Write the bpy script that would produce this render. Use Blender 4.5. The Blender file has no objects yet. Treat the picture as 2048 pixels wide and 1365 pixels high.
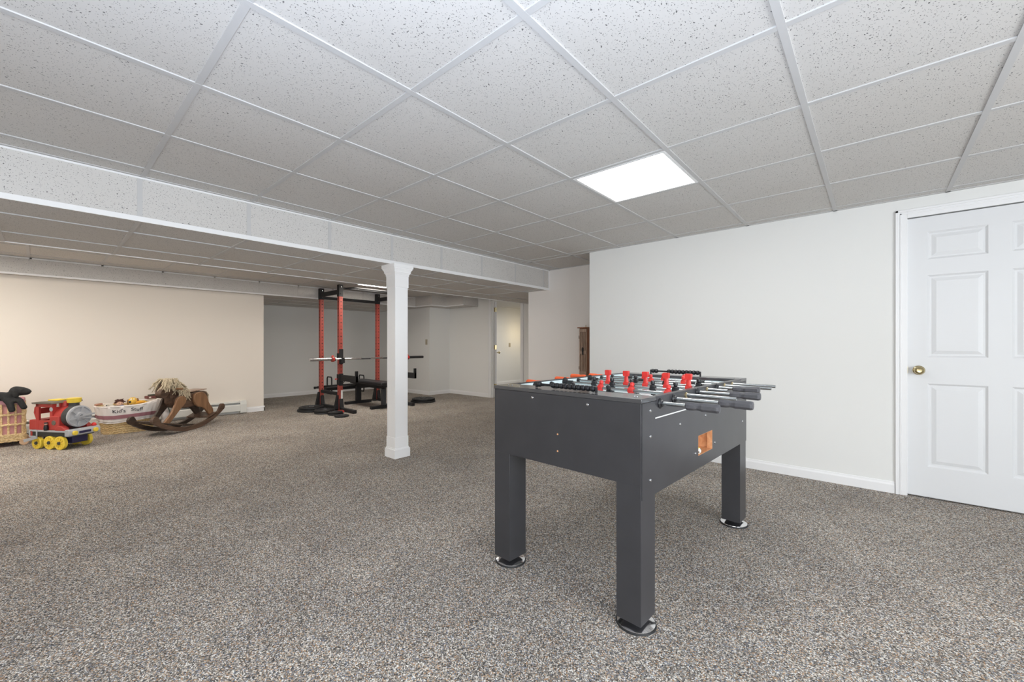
import bpy, math, random
from mathutils import Vector, Matrix, Euler

random.seed(4)
sc = bpy.context.scene
C = sc.collection
PI = math.pi

def lin(r, g, b):
    f = lambda c: (c/255/12.92) if c/255 <= .04045 else ((c/255+.055)/1.055)**2.4
    return (f(r), f(g), f(b), 1)

# ------------------------------------------------------------------ camera
HC = 1.096
YAW = 0.7265
cam_d = bpy.data.cameras.new('camera')
cam_d.sensor_fit = 'HORIZONTAL'; cam_d.sensor_width = 36
cam_d.lens = 827.3/2048*36
cam_d.shift_x = (1024-1013.45)/2048
cam_d.shift_y = (690.8-682.5)/2048
cam_d.clip_start = .05
cam = bpy.data.objects.new('camera', cam_d); C.objects.link(cam)
cam.location = (0, 0, HC); cam.rotation_euler = (PI/2, 0, YAW)
sc.camera = cam

# ------------------------------------------------------------------ world, lights, exposure
w = bpy.data.worlds.new('world'); sc.world = w; w.use_nodes = True
w.node_tree.nodes['Background'].inputs[0].default_value = (.9, .95, 1, 1)
w.node_tree.nodes['Background'].inputs[1].default_value = .35
sc.view_settings.view_transform = 'Standard'
sc.view_settings.look = 'None'
sc.view_settings.exposure = 0
sc.view_settings.gamma = 1
sc.view_settings.use_curve_mapping = False
try:
    sc.cycles.use_denoising = True
    sc.cycles.max_bounces = 9; sc.cycles.diffuse_bounces = 5; sc.cycles.sample_clamp_indirect = 6
except Exception: pass

def area(name, loc, rot, sx, sy, power, col):
    l = bpy.data.lights.new(name, 'AREA'); l.shape = 'RECTANGLE'; l.size = sx; l.size_y = sy
    l.energy = power; l.color = col
    o = bpy.data.objects.new(name, l); C.objects.link(o); o.location = loc; o.rotation_euler = rot
    return o
def aim(loc, to):
    return (Vector(to)-Vector(loc)).to_track_quat('-Z', 'Y').to_euler()
# daylight from the windows of the wall behind the camera, and from the right-hand end of the room
p = (.6, -2.3, 1.15); area('daylight_rear', p, aim(p, (-1.2, 2.0, 1.35)), 2.6, 1.5, 40, (.94, .97, 1))
p = (2.7, .6, 1.15); area('daylight_side', p, aim(p, (-4, 1.4, 1.25)), 2.6, 1.4, 120, (.90, .95, 1))
# the photographer's flash, bounced off the ceiling beside the camera
p = (0, -.3, 1.0); area('bounce_flash', p, (PI, 0, 0), .5, .5, 90, (.68, .80, 1))
for y_ in (.35, 1.75): area('lamp_left_bay', (-5.75, y_, 2.09), (0, 0, 0), .55, .55, 13, (1, .92, .84))
p = (-5.8, -1.2, 2.08); area('lamp_left_bay', p, (0, 0, 0), .6, .6, 8, (1, .92, .84))
p = (-6.2, 8.0, 2.1); area('lamp_hall', p, (0, 0, 0), .6, .6, 26, (1, .98, .95))
p = (-7.2, 9.1, 1.45); area('lamp_hall_warm', p, aim(p, (-7.8, 9.1, 1.3)), .15, .15, 1.6, (1, .76, .40))
TROFFER = 12.0

# ------------------------------------------------------------------ mesh builder
class MB:
    def __init__(s): s.v = []; s.f = []
    def add(s, vs, fs, M=None):
        n = len(s.v)
        for q in vs:
            q = Vector(q)
            s.v.append(tuple(M @ q) if M is not None else tuple(q))
        s.f += [tuple(i+n for i in f) for f in fs]
        return s
    def box(s, x0, x1, y0, y1, z0, z1, M=None):
        vs = [(x, y, z) for z in (z0, z1) for y in (y0, y1) for x in (x0, x1)]
        return s.add(vs, [(0,2,3,1),(4,5,7,6),(0,1,5,4),(2,6,7,3),(0,4,6,2),(1,3,7,5)], M)
    def cbox(s, c, d, M=None):
        return s.box(c[0]-d[0]/2, c[0]+d[0]/2, c[1]-d[1]/2, c[1]+d[1]/2, c[2]-d[2]/2, c[2]+d[2]/2, M)
    def beam(s, p, q, a, b, up=(0,0,1)):
        p = Vector(p); q = Vector(q); d = (q-p); L = d.length; z = d.normalized()
        x = Vector(up).cross(z)
        if x.length < 1e-4: x = Vector((1,0,0))
        x.normalize(); y = z.cross(x)
        M = Matrix((x, y, z)).transposed().to_4x4(); M.translation = p
        return s.box(-a/2, a/2, -b/2, b/2, 0, L, M)
    def path(s, pts, r, n=8, closed=False, cap=True):
        pts = [Vector(p) for p in pts]; m = len(pts)
        rs = r if isinstance(r, (list, tuple)) else [r]*m
        base = len(s.v); prev = None
        for i, p in enumerate(pts):
            if closed: t = pts[(i+1) % m]-pts[(i-1) % m]
            else: t = pts[min(i+1, m-1)]-pts[max(i-1, 0)]
            t.normalize()
            if prev is None:
                x = t.orthogonal().normalized()
            else:
                x = prev - t*prev.dot(t)
                x = x.normalized() if x.length > 1e-6 else t.orthogonal().normalized()
            prev = x; y = t.cross(x)
            for k in range(n):
                a = 2*PI*k/n
                s.v.append(tuple(p+(x*math.cos(a)+y*math.sin(a))*rs[i]))
        for i in range(m if closed else m-1):
            j = (i+1) % m
            for k in range(n):
                l = (k+1) % n
                s.f.append((base+i*n+k, base+i*n+l, base+j*n+l, base+j*n+k))
        if cap and not closed:
            s.f.append(tuple(base+k for k in range(n))[::-1])
            s.f.append(tuple(base+(m-1)*n+k for k in range(n)))
        return s
    def lathe(s, prof, n=24, M=None, sx=1, sy=1, cap=True, ph=0):
        vs = []; fs = []
        for r, z in prof:
            for k in range(n):
                a = 2*PI*k/n+ph
                vs.append((r*math.cos(a)*sx, r*math.sin(a)*sy, z))
        for i in range(len(prof)-1):
            for k in range(n):
                l = (k+1) % n
                fs.append((i*n+k, i*n+l, (i+1)*n+l, (i+1)*n+k))
        if cap:
            fs.append(tuple(range(n))[::-1]); m = (len(prof)-1)*n
            fs.append(tuple(m+k for k in range(n)))
        return s.add(vs, fs, M)
    def cyl(s, p, q, r, n=16):
        return s.path([p, q], r, n)
    def ball(s, c, r, n=14, m=9, M=None, R=None):
        if not isinstance(r, (tuple, list)): r = (r, r, r)
        vs = []; fs = []
        for i in range(1, m):
            t = PI*i/m
            for k in range(n):
                a = 2*PI*k/n
                q = Vector((r[0]*math.sin(t)*math.cos(a), r[1]*math.sin(t)*math.sin(a), r[2]*math.cos(t)))
                if R is not None: q = R @ q
                vs.append(tuple(q+Vector(c)))
        tp = Vector((0, 0, r[2])); bt = Vector((0, 0, -r[2]))
        if R is not None: tp = R @ tp; bt = R @ bt
        vs += [tuple(tp+Vector(c)), tuple(bt+Vector(c))]; T = len(vs)-2
        for i in range(m-2):
            for k in range(n):
                l = (k+1) % n
                fs.append((i*n+k, (i+1)*n+k, (i+1)*n+l, i*n+l))
        for k in range(n):
            l = (k+1) % n
            fs.append((T, k, l)); fs.append((T+1, (m-2)*n+l, (m-2)*n+k))
        return s.add(vs, fs, M)
    def prism(s, poly, y0, y1, M=None):            # poly in x,z extruded along y
        n = len(poly)
        vs = [(x, y0, z) for x, z in poly]+[(x, y1, z) for x, z in poly]
        fs = [tuple(range(n)), tuple(range(2*n-1, n-1, -1))]+[(i, i+n, (i+1) % n+n, (i+1) % n) for i in range(n)]
        return s.add(vs, fs, M)

def finish(me):
    import bmesh
    b = bmesh.new(); b.from_mesh(me); bmesh.ops.recalc_face_normals(b, faces=b.faces); b.to_mesh(me); b.free()

def obj(name, mb, m, parent=None, bevel=0, smooth=True, seg=2, recalc=True):
    me = bpy.data.meshes.new(name); me.from_pydata(mb.v, [], mb.f); me.materials.append(m)
    if recalc: finish(me)
    if smooth:
        me.shade_smooth()
        me.set_sharp_from_angle(angle=math.radians(38))
    o = bpy.data.objects.new(name, me); C.objects.link(o)
    if parent is not None: o.parent = parent
    if bevel:
        md = o.modifiers.new('bevel', 'BEVEL'); md.width = bevel; md.segments = seg; md.limit_method = 'ANGLE'; md.angle_limit = math.radians(50)
    return o
def inst(src, name, parent=None, loc=None, M=None, m=None):
    o = bpy.data.objects.new(name, src.data); C.objects.link(o)
    if parent is not None: o.parent = parent
    if loc is not None: o.location = loc
    if M is not None: o.matrix_local = M
    for md in src.modifiers:
        n = o.modifiers.new(md.name, md.type)
        if md.type == 'BEVEL': n.width = md.width; n.segments = md.segments; n.limit_method = 'ANGLE'; n.angle_limit = md.angle_limit
    return o
def tag(o, label=None, cat=None, group=None, kind=None):
    if label: o['label'] = label
    if cat: o['category'] = cat
    if group: o['group'] = group
    if kind: o['kind'] = kind
    return o
def thing(name, label, cat, loc=(0,0,0), rz=0, group=None):
    o = bpy.data.objects.new(name, None); C.objects.link(o)
    o.location = loc; o.rotation_euler = (0, 0, rz); o.empty_display_size = .1
    return tag(o, label, cat, group)
def copy_tree(o, parent=None):
    c = o.copy(); C.objects.link(c)
    if parent is not None: c.parent = parent
    for ch in list(o.children): copy_tree(ch, c)
    return c
def struct(name, mb, m, label=None, parent=None, **k):
    o = obj(name, mb, m, parent, **k)
    if parent is None:
        o['kind'] = 'structure'
        if label: o['label'] = label
    return o

# ------------------------------------------------------------------ materials
def nm(name):
    m = bpy.data.materials.new(name); m.use_nodes = True
    nt = m.node_tree; return m, nt, nt.nodes, nt.links, nt.nodes['Principled BSDF']
def mat(name, col, rough=.5, metal=0, noise=0, nscale=20, bump=0, bscale=200, spec=.5, coat=0):
    m, nt, N, L, B = nm(name)
    B.inputs['Base Color'].default_value = col; B.inputs['Roughness'].default_value = rough
    B.inputs['Metallic'].default_value = metal; B.inputs['Specular IOR Level'].default_value = spec
    B.inputs['Coat Weight'].default_value = coat
    tc = N.new('ShaderNodeTexCoord')
    if noise:
        t = N.new('ShaderNodeTexNoise'); t.inputs['Scale'].default_value = nscale; t.inputs['Detail'].default_value = 4
        L.new(tc.outputs['Object'], t.inputs['Vector'])
        r = N.new('ShaderNodeValToRGB')
        r.color_ramp.elements[0].position = .3; r.color_ramp.elements[1].position = .7
        r.color_ramp.elements[0].color = tuple(c*(1-noise) for c in col[:3])+(1,)
        r.color_ramp.elements[1].color = tuple(min(1, c*(1+noise)) for c in col[:3])+(1,)
        L.new(t.outputs['Fac'], r.inputs['Fac']); L.new(r.outputs['Color'], B.inputs['Base Color'])
    if bump:
        t = N.new('ShaderNodeTexNoise'); t.inputs['Scale'].default_value = bscale; t.inputs['Detail'].default_value = 3
        L.new(tc.outputs['Object'], t.inputs['Vector'])
        b = N.new('ShaderNodeBump'); b.inputs['Strength'].default_value = bump; b.inputs['Distance'].default_value = .004
        L.new(t.outputs['Fac'], b.inputs['Height']); L.new(b.outputs['Normal'], B.inputs['Normal'])
    return m
def emis(name, col, s):
    m, nt, N, L, B = nm(name)
    B.inputs['Base Color'].default_value = (.9, .9, .9, 1)
    B.inputs['Emission Color'].default_value = col; B.inputs['Emission Strength'].default_value = s
    return m
def wood(name, c1, c2, scale=6, rough=.5, axis=0, coat=.1):
    m, nt, N, L, B = nm(name)
    tc = N.new('ShaderNodeTexCoord'); mp = N.new('ShaderNodeMapping')
    s = [scale*6]*3; s[axis] = scale*.5; mp.inputs['Scale'].default_value = s
    t = N.new('ShaderNodeTexNoise'); t.inputs['Scale'].default_value = 1.4; t.inputs['Detail'].default_value = 6; t.inputs['Distortion'].default_value = .6
    r = N.new('ShaderNodeValToRGB'); r.color_ramp.elements[0].position = .32; r.color_ramp.elements[1].position = .68
    r.color_ramp.elements[0].color = c1; r.color_ramp.elements[1].color = c2
    L.new(tc.outputs['Object'], mp.inputs['Vector']); L.new(mp.outputs['Vector'], t.inputs['Vector'])
    L.new(t.outputs['Fac'], r.inputs['Fac']); L.new(r.outputs['Color'], B.inputs['Base Color'])
    B.inputs['Roughness'].default_value = rough; B.inputs['Coat Weight'].default_value = coat
    b = N.new('ShaderNodeBump'); b.inputs['Strength'].default_value = .15; b.inputs['Distance'].default_value = .002
    L.new(t.outputs['Fac'], b.inputs['Height']); L.new(b.outputs['Normal'], B.inputs['Normal'])
    return m

def carpet_mat():
    m, nt, N, L, B = nm('carpet')
    tc = N.new('ShaderNodeTexCoord')
    v = N.new('ShaderNodeTexVoronoi'); v.inputs['Scale'].default_value = 260; v.inputs['Randomness'].default_value = 1
    L.new(tc.outputs['Object'], v.inputs['Vector'])
    sep = N.new('ShaderNodeSeparateColor'); L.new(v.outputs['Color'], sep.inputs['Color'])
    r = N.new('ShaderNodeValToRGB'); cr = r.color_ramp; cr.interpolation = 'CONSTANT'
    pal = [(0, (84,82,80)), (.10, (112,109,105)), (.24, (136,130,124)), (.40, (172,163,152)), (.54, (140,147,160)), (.61, (200,191,179)),
           (.70, (194,160,128)), (.79, (230,222,210)), (.91, (252,250,245))]
    cr.elements[0].position = 0; cr.elements[0].color = lin(*pal[0][1])
    cr.elements[1].position = pal[1][0]; cr.elements[1].color = lin(*pal[1][1])
    for q, c in pal[2:]:
        e = cr.elements.new(q); e.color = lin(*c)
    L.new(sep.outputs['Red'], r.inputs['Fac'])
    n = N.new('ShaderNodeTexNoise'); n.inputs['Scale'].default_value = 2.2; n.inputs['Detail'].default_value = 5
    L.new(tc.outputs['Object'], n.inputs['Vector'])
    r2 = N.new('ShaderNodeValToRGB'); r2.color_ramp.elements[0].color = (.70, .70, .705, 1); r2.color_ramp.elements[1].color = (.88, .88, .875, 1)
    r2.color_ramp.elements[0].position = .3; r2.color_ramp.elements[1].position = .65
    L.new(n.outputs['Fac'], r2.inputs['Fac'])
    mx = N.new('ShaderNodeMix'); mx.data_type = 'RGBA'; mx.blend_type = 'MULTIPLY'; mx.inputs[0].default_value = 1
    L.new(r.outputs['Color'], mx.inputs[6]); L.new(r2.outputs['Color'], mx.inputs[7])
    L.new(mx.outputs[2], B.inputs['Base Color'])
    B.inputs['Roughness'].default_value = 1; B.inputs['Specular IOR Level'].default_value = .05
    b = N.new('ShaderNodeBump'); b.inputs['Strength'].default_value = .5; b.inputs['Distance'].default_value = .004; b.invert = True
    L.new(v.outputs['Distance'], b.inputs['Height']); L.new(b.outputs['Normal'], B.inputs['Normal'])
    return m

def tile_mat():
    m, nt, N, L, B = nm('fissured_tile')
    g = N.new('ShaderNodeNewGeometry')
    nd = N.new('ShaderNodeTexNoise'); nd.inputs['Scale'].default_value = 45; nd.inputs['Detail'].default_value = 2
    L.new(g.outputs['Position'], nd.inputs['Vector'])
    ad = N.new('ShaderNodeVectorMath'); ad.operation = 'MULTIPLY_ADD'
    L.new(nd.outputs['Color'], ad.inputs[0]); ad.inputs[1].default_value = (.022, .022, .022); L.new(g.outputs['Position'], ad.inputs[2])
    masks = []
    for sc_, thr, st in ((85, .13, (1, .6, 1)), (170, .18, (1, 1, 1))):
        mp = N.new('ShaderNodeMapping'); mp.inputs['Scale'].default_value = st
        L.new(ad.outputs[0], mp.inputs['Vector'])
        v = N.new('ShaderNodeTexVoronoi'); v.inputs['Scale'].default_value = sc_
        L.new(mp.outputs['Vector'], v.inputs['Vector'])
        lt = N.new('ShaderNodeMapRange'); lt.inputs['From Min'].default_value = thr; lt.inputs['From Max'].default_value = thr+.06
        lt.inputs['To Min'].default_value = 1; lt.inputs['To Max'].default_value = 0
        L.new(v.outputs['Distance'], lt.inputs['Value'])
        sp = N.new('ShaderNodeSeparateColor'); L.new(v.outputs['Color'], sp.inputs['Color'])
        gt = N.new('ShaderNodeMath'); gt.operation = 'GREATER_THAN'; gt.inputs[1].default_value = .38; L.new(sp.outputs['Green'], gt.inputs[0])
        mu = N.new('ShaderNodeMath'); mu.operation = 'MULTIPLY'; L.new(lt.outputs[0], mu.inputs[0]); L.new(gt.outputs[0], mu.inputs[1])
        masks.append(mu)
    mxm = N.new('ShaderNodeMath'); mxm.operation = 'MAXIMUM'; L.new(masks[0].outputs[0], mxm.inputs[0]); L.new(masks[1].outputs[0], mxm.inputs[1])
    big = N.new('ShaderNodeTexNoise'); big.inputs['Scale'].default_value = 1.1; L.new(g.outputs['Position'], big.inputs['Vector'])
    rr = N.new('ShaderNodeValToRGB'); rr.color_ramp.elements[0].color = lin(204,200,195); rr.color_ramp.elements[1].color = lin(213,211,208)
    L.new(big.outputs['Fac'], rr.inputs['Fac'])
    mx = N.new('ShaderNodeMix'); mx.data_type = 'RGBA'; L.new(mxm.outputs[0], mx.inputs[0])
    L.new(rr.outputs['Color'], mx.inputs[6]); mx.inputs[7].default_value = lin(108,106,106)
    L.new(mx.outputs[2], B.inputs['Base Color']); B.inputs['Roughness'].default_value = .9; B.inputs['Specular IOR Level'].default_value = .1
    b = N.new('ShaderNodeBump'); b.inputs['Strength'].default_value = .4; b.inputs['Distance'].default_value = .003; b.invert = True
    L.new(mxm.outputs[0], b.inputs['Height']); L.new(b.outputs['Normal'], B.inputs['Normal'])
    return m

M_carpet = carpet_mat(); M_tile = tile_mat()
M_tee = mat('tee_white', lin(196,195,194), .6, 0)
M_wall = mat('wall_paint', lin(233,233,230), .85, bump=.08, bscale=350, spec=.2)
M_wall_warm = mat('wall_paint_warm', lin(238,230,219), .85, bump=.08, bscale=350, spec=.2)
M_trim = mat('trim_paint', lin(240,240,240), .35)
M_door = mat('door_paint', lin(226,227,228), .4, bump=.05, bscale=90)
M_brass = mat('brass', lin(200,186,146), .22, 1)
M_chrome = mat('chrome', (.86, .86, .88, 1), .12, 1)
M_steel = mat('steel', (.62, .63, .65, 1), .25, 1)
M_black = mat('black_metal', lin(32,32,34), .7, bump=.1, bscale=300)
M_rubber = mat('black_rubber', lin(30,31,33), .55, bump=.15, bscale=120)
M_redsteel = mat('red_powder_coat', lin(166,74,64), .5, bump=.05, bscale=300)
M_plateface = mat('plate_grey', lin(62,64,67), .5, noise=.2, nscale=60)
M_hole = mat('hole_dark', lin(20,18,18), .8)
M_pad = mat('black_vinyl', lin(38,38,41), .38, bump=.1, bscale=150)
M_table = mat('charcoal_laminate', lin(60,60,63), .3, noise=.08, nscale=9)
M_gloss = mat('glossy_laminate', lin(70,70,72), .16, spec=.8)
M_rod = mat('rod_steel', (.50, .53, .54, 1), .2, 1)
M_grip = mat('grey_grip', lin(84,84,88), .42, noise=.12, nscale=80, bump=.1, bscale=220)
M_orange = mat('orange_handle', lin(240,104,58), .4)
M_redp = mat('red_plastic', lin(226,58,52), .35)
M_blackp = mat('black_plastic', lin(34,35,38), .35)
M_field = mat('pale_playfield', lin(226,240,242), .35)
M_mdf = wood('raw_wood', lin(214,150,104), lin(236,182,134), 5, .6, 1)
M_swplate = mat('beige_plastic', lin(176,166,146), .45)
M_heater = mat('heater_enamel', lin(222,222,216), .4)
M_dark = mat('dark_slot', lin(38,36,34), .7)

# ------------------------------------------------------------------ room shell
ZH = HC+1.065; ZL = HC+.784; ZM = HC+1.035; ZN = HC+.826
YR = 4.193            # long right wall
GX = lambda v: (-2.672+(v)*.6104)*1.0055
GY = lambda u: (.424+(u+1)*.6062)*1.0055
XS = -3.47            # face of the big soffit
XS2 = -4.93           # its back edge
XLW = -7.63
struct('floor', MB().box(-9.9, 3.4, -3.2, 10, -.05, 0), M_carpet, 'brown grey speckled loop carpet over the whole room', smooth=False)
struct('wall_left', MB().box(XLW-.1, XLW, -3.2, 2.47, 0, ZH+.2), M_wall_warm, 'cream painted wall behind the toys on the left', smooth=False)
struct('wall_nook', MB().box(-9.5, -9.4, 2.37, 5.75, 0, ZH+.2).box(-9.5, XLW-.1, 2.37, 2.47, 0, ZH+.2), M_wall, 'shaded wall at the back of the exercise nook', smooth=False)
struct('wall_back', MB().box(-9.4, -7.28, 5.65, 5.75, 0, ZH+.2).box(-7.38, -7.28, 5.75, 6.22, 0, ZH+.2)
       .box(-7.38, -5.96, 6.22, 6.32, 0, ZH+.2).box(-5.96, -5.16, 6.22, 6.32, 2.03, ZH+.2).box(-5.16, -3.75, 6.22, 6.32, 0, ZH+.2), M_wall,
       'far stepped wall with the open doorway behind the exercise rack', smooth=False)
struct('wall_hall', MB().box(-7.9, -7.8, 6.32, 9.6, 0, ZH+.2).box(-7.9, -4.4, 9.5, 9.6, 0, ZH+.2).box(-4.5, -4.4, 6.32, 9.6, 0, ZH+.2), M_wall,
       'grey white hall wall seen through the far doorway', smooth=False)
struct('ceiling_hall', MB().box(-7.8, -4.5, 6.32, 9.5, ZH, ZH+.04), M_tile, 'tiled ceiling of the hall beyond the far door', smooth=False)
struct('wall_alcove', MB().box(-3.85, -2.2, 4.82, 4.92, 0, ZH+.2).box(-3.85, -3.75, 4.92, 6.32, 0, ZH+.2), mat('alcove_paint_brightened', lin(243,238,233), .85, bump=.08, bscale=350, spec=.2), 'cream wall section behind the narrow wooden cabinet', smooth=False)  # wall paint lightened to stand in for light missing in the alcove
DX0, DX1 = .178, 1.065
struct('wall_right', MB().box(-2.45, DX0, YR, YR+.1, 0, ZH+.2).box(DX1, 3.4, YR, YR+.1, 0, ZH+.2).box(DX0, DX1, YR, YR+.1, 2.025, ZH+.2)
       .box(-2.45, -2.35, YR+.1, 4.82, 0, ZH+.2), M_wall, 'long white wall with the six panel door', smooth=False)
struct('wall_rear', MB().box(-7.73, 3.4, -2.7, -2.6, 0, ZH+.2), M_wall, 'wall behind the camera', smooth=False)
struct('wall_end', MB().box(3.0, 3.1, -2.7, YR, 0, ZH+.2), M_wall, 'end wall right of the frame', smooth=False)

# ceiling: backing, tiles, tees
tile_u = None
def tile_box(x0, x1, y0, y1, z, parent, name='ceiling_tile'):
    g = .011
    mb = MB().box(x0+g, x1-g, y0+g, y1-g, z+.004+random.uniform(0, .002), z+.02)
    return obj(name, mb, M_tile, parent, smooth=False, recalc=False)
def tee(x0, x1, y0, y1, z, parent):
    return obj('ceiling_tee', MB().box(x0, x1, y0, y1, z, z+.012), M_tee, parent, smooth=False, recalc=False)
tw = .0125
ceil = struct('ceiling', MB().box(XS, 3.1, -2.7, 4.92, ZH+.02, ZH+.05), M_tee, 'suspended ceiling of speckled square tiles in a white grid', smooth=False)
gx = [XS+.0, GX(-1)]+[GX(i) for i in range(0, 10)]
gx = [x for x in gx if x < 3.0]+[3.0]
gy = [-2.6]+[GY(i) for i in range(-5, 5) if GY(i) > -2.55]+[GY(4)+.61, YR]
LIGHT_UV = {(round(GX(2), 2), round(GY(2), 2))}
lights = []
for i in range(len(gx)-1):
    for j in range(len(gy)-1):
        x0, x1, y0, y1 = gx[i], gx[i+1], gy[j], gy[j+1]
        if (round(x0, 2), round(y0, 2)) in LIGHT_UV: lights.append((x0, x1, y0, y1)); continue
        if y1 <= -1.9+.7 and x0 > -2.2 and (i, j) in ((4, 1), (8, 1)):
            lights.append((x0, x1, y0, y1)); continue
        tile_box(x0, x1, y0, y1, ZH, ceil)
for x in gx[1:-1]: tee(x-tw, x+tw, -2.6, YR, ZH, ceil)
for y in gy[1:-1]:
    for i in range(len(gx)-1): tee(gx[i]+(tw if i else 0), gx[i+1]-tw, y-tw, y+tw, ZH+.0006, ceil)
tee(-2.45, 3.0, YR-.02, YR, ZH, ceil); tee(XS, XS+.02, -2.6, 4.82, ZH, ceil)
# strip over the alcove beyond the long wall
ax = [x for x in gx if x < -2.4]+[-2.35]
for i in range(len(ax)-1):
    tile_box(ax[i], ax[i+1], YR, 4.82, ZH, ceil)
    tee(ax[i+1]-tw, ax[i+1]+tw, YR, 4.82, ZH, ceil)
tee(XS, -2.35, 4.80, 4.82, ZH, ceil); tee(XS, -2.45, YR-tw, YR+tw, ZH, ceil)

# big soffit: face panels and underside panels
sof = struct('ceiling_soffit', MB().box(XS2+.02, XS-.02, -2.6, 6.22, ZL+.02, ZH+.05), M_tee, 'dropped soffit crossing the room, faced with bright speckled tiles', smooth=False)
sy = [-2.6]+[GY(i)-.012 for i in range(-5, 9) if -2.5 < GY(i) < 6.1]
fy = [y for y in sy if y < 4.7]+[4.82]
for j in range(len(fy)-1):
    obj('soffit_panel', MB().box(XS-.008, XS-.002, fy[j]+.012, fy[j+1]-.012, ZL+.03, ZH-.012), M_tile, sof, smooth=False)
    if j: obj('soffit_tee', MB().box(XS-.004, XS+.001, fy[j]-.013, fy[j]+.013, ZL+.028, ZH-.01), M_tee, sof, smooth=False)
obj('soffit_edge_trim', MB().box(XS-.006, XS+.003, -2.6, 4.82, ZL-.002, ZL+.03), M_trim, sof, smooth=False)
obj('soffit_edge_trim', MB().box(XS-.006, XS+.002, -2.6, 4.82, ZH-.012, ZH-.001), M_trim, sof, smooth=False)
obj('soffit_edge_trim', MB().box(XS-.006, XS+.002, 4.80, 4.82, ZL+.03, ZH-.012), M_trim, sof, smooth=False)
cx = [XS-.005, -3.87, -4.5, XS2]
sy2 = sy+[6.22]
for j in range(len(sy2)-1):
    for i in range(3):
        x1, x0 = cx[i], cx[i+1]
        tile_box(x0, x1, sy2[j], sy2[j+1], ZL, sof, 'soffit_tile')
for j in range(1, len(sy2)-1): obj('soffit_tee', MB().box(XS2, cx[0], sy2[j]-tw, sy2[j]+tw, ZL, ZL+.01), M_tee, sof, smooth=False)
for x in cx[1:3]: obj('soffit_tee', MB().box(x-.008, x+.008, -2.6, 6.22, ZL-.0008, ZL+.008), M_tee, sof, smooth=False)
obj('soffit_edge_trim', MB().box(XS2-.002, XS2+.012, -2.6, 6.22, ZL-.002, ZL+.03), M_trim, sof, smooth=False)
obj('soffit_back', MB().box(XS2, XS2+.015, -2.6, 6.22, ZL+.03, ZH+.05), M_tile, sof, smooth=False)

# middle bay ceiling
mid = struct('ceiling_bay', MB().box(-7.65, XS2, -2.6, 6.22, ZM+.02, ZM+.05).box(-9.4, -7.65, 2.47, 5.75, ZM+.02, ZM+.05), M_tee, 'tiled ceiling over the toy and exercise end', smooth=False)
mx_ = [-7.47, -7.24, -6.63, -6.05, -5.44, XS2]
my_ = [-2.6]+[GY(i)+.087 for i in range(-5, 9) if -2.4 < GY(i)+.087 < 6.1]+[6.22]
mid_lights = []
for i in range(len(mx_)-1):
    for j in range(len(my_)-1):
        x0, x1, y0, y1 = mx_[i], mx_[i+1], my_[j], my_[j+1]
        if i == 2 and (y0 < 3.8 < y1 or y0 < -1.3 < y1): mid_lights.append((x0, x1, y0, y1)); continue
        tile_box(x0, x1, y0, y1, ZM, mid)
for x in mx_[1:-1]: tee(x-tw, x+tw, -2.6, 6.22, ZM, mid)
for y in my_[1:-1]: tee(mx_[0], XS2, y-tw, y+tw, ZM+.0006, mid)

# duct soffit along the left wall and low ceiling of the nook
def poly_slab(pts, z0, z1):
    n = len(pts); mb = MB()
    return mb.add([(x, y, z0) for x, y in pts]+[(x, y, z1) for x, y in pts],
                  [tuple(range(n))[::-1], tuple(range(n, 2*n))]+[(i, (i+1) % n, (i+1) % n+n, i+n) for i in range(n)])
duct = struct('ceiling_duct', poly_slab([(XLW, -2.6), (-7.47, -2.6), (-7.47, 5.41), (-6.9, 5.41), (-6.9, 5.8), (-6.35, 5.8), (-6.35, 6.22), (-7.28, 6.22), (-7.28, 5.65), (-9.4, 5.65), (-9.4, 2.47), (XLW, 2.47)], ZN+.004, ZM+.02),
       M_tile, 'boxed duct soffit along the left wall and over the exercise nook', smooth=False)
obj('soffit_edge_trim', MB().box(-7.476, -7.464, -2.6, 5.41, ZN, ZN+.02).box(-7.476, -7.466, -2.6, 5.41, ZM-.015, ZM), M_trim, duct, smooth=False)
obj('soffit_edge_trim', MB().box(-7.47, -6.9, 5.404, 5.412, ZN, ZN+.02).box(-6.9, -6.35, 5.794, 5.802, ZN, ZN+.02).box(-6.906, -6.896, 5.41, 5.8, ZN, ZN+.02), M_trim, duct, smooth=False)
for y in [GY(i)+.1 for i in range(-4, 8)]:
    if y < 5.3: obj('soffit_tee', MB().box(-7.474, -7.466, y-.01, y+.01, ZN+.02, ZM), M_tile, duct, smooth=False)
for y in [3.08, 3.69, 4.3, 4.91, 5.52]: obj('soffit_tee', MB().box(-9.4, -7.5, y-tw, y+tw, ZN, ZN+.006), M_tee, duct, smooth=False)
for x in [-8.1, -8.71, -9.32]: obj('soffit_tee', MB().box(x-tw, x+tw, 2.47, 5.65, ZN-.001, ZN+.006), M_tee, duct, smooth=False)

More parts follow.
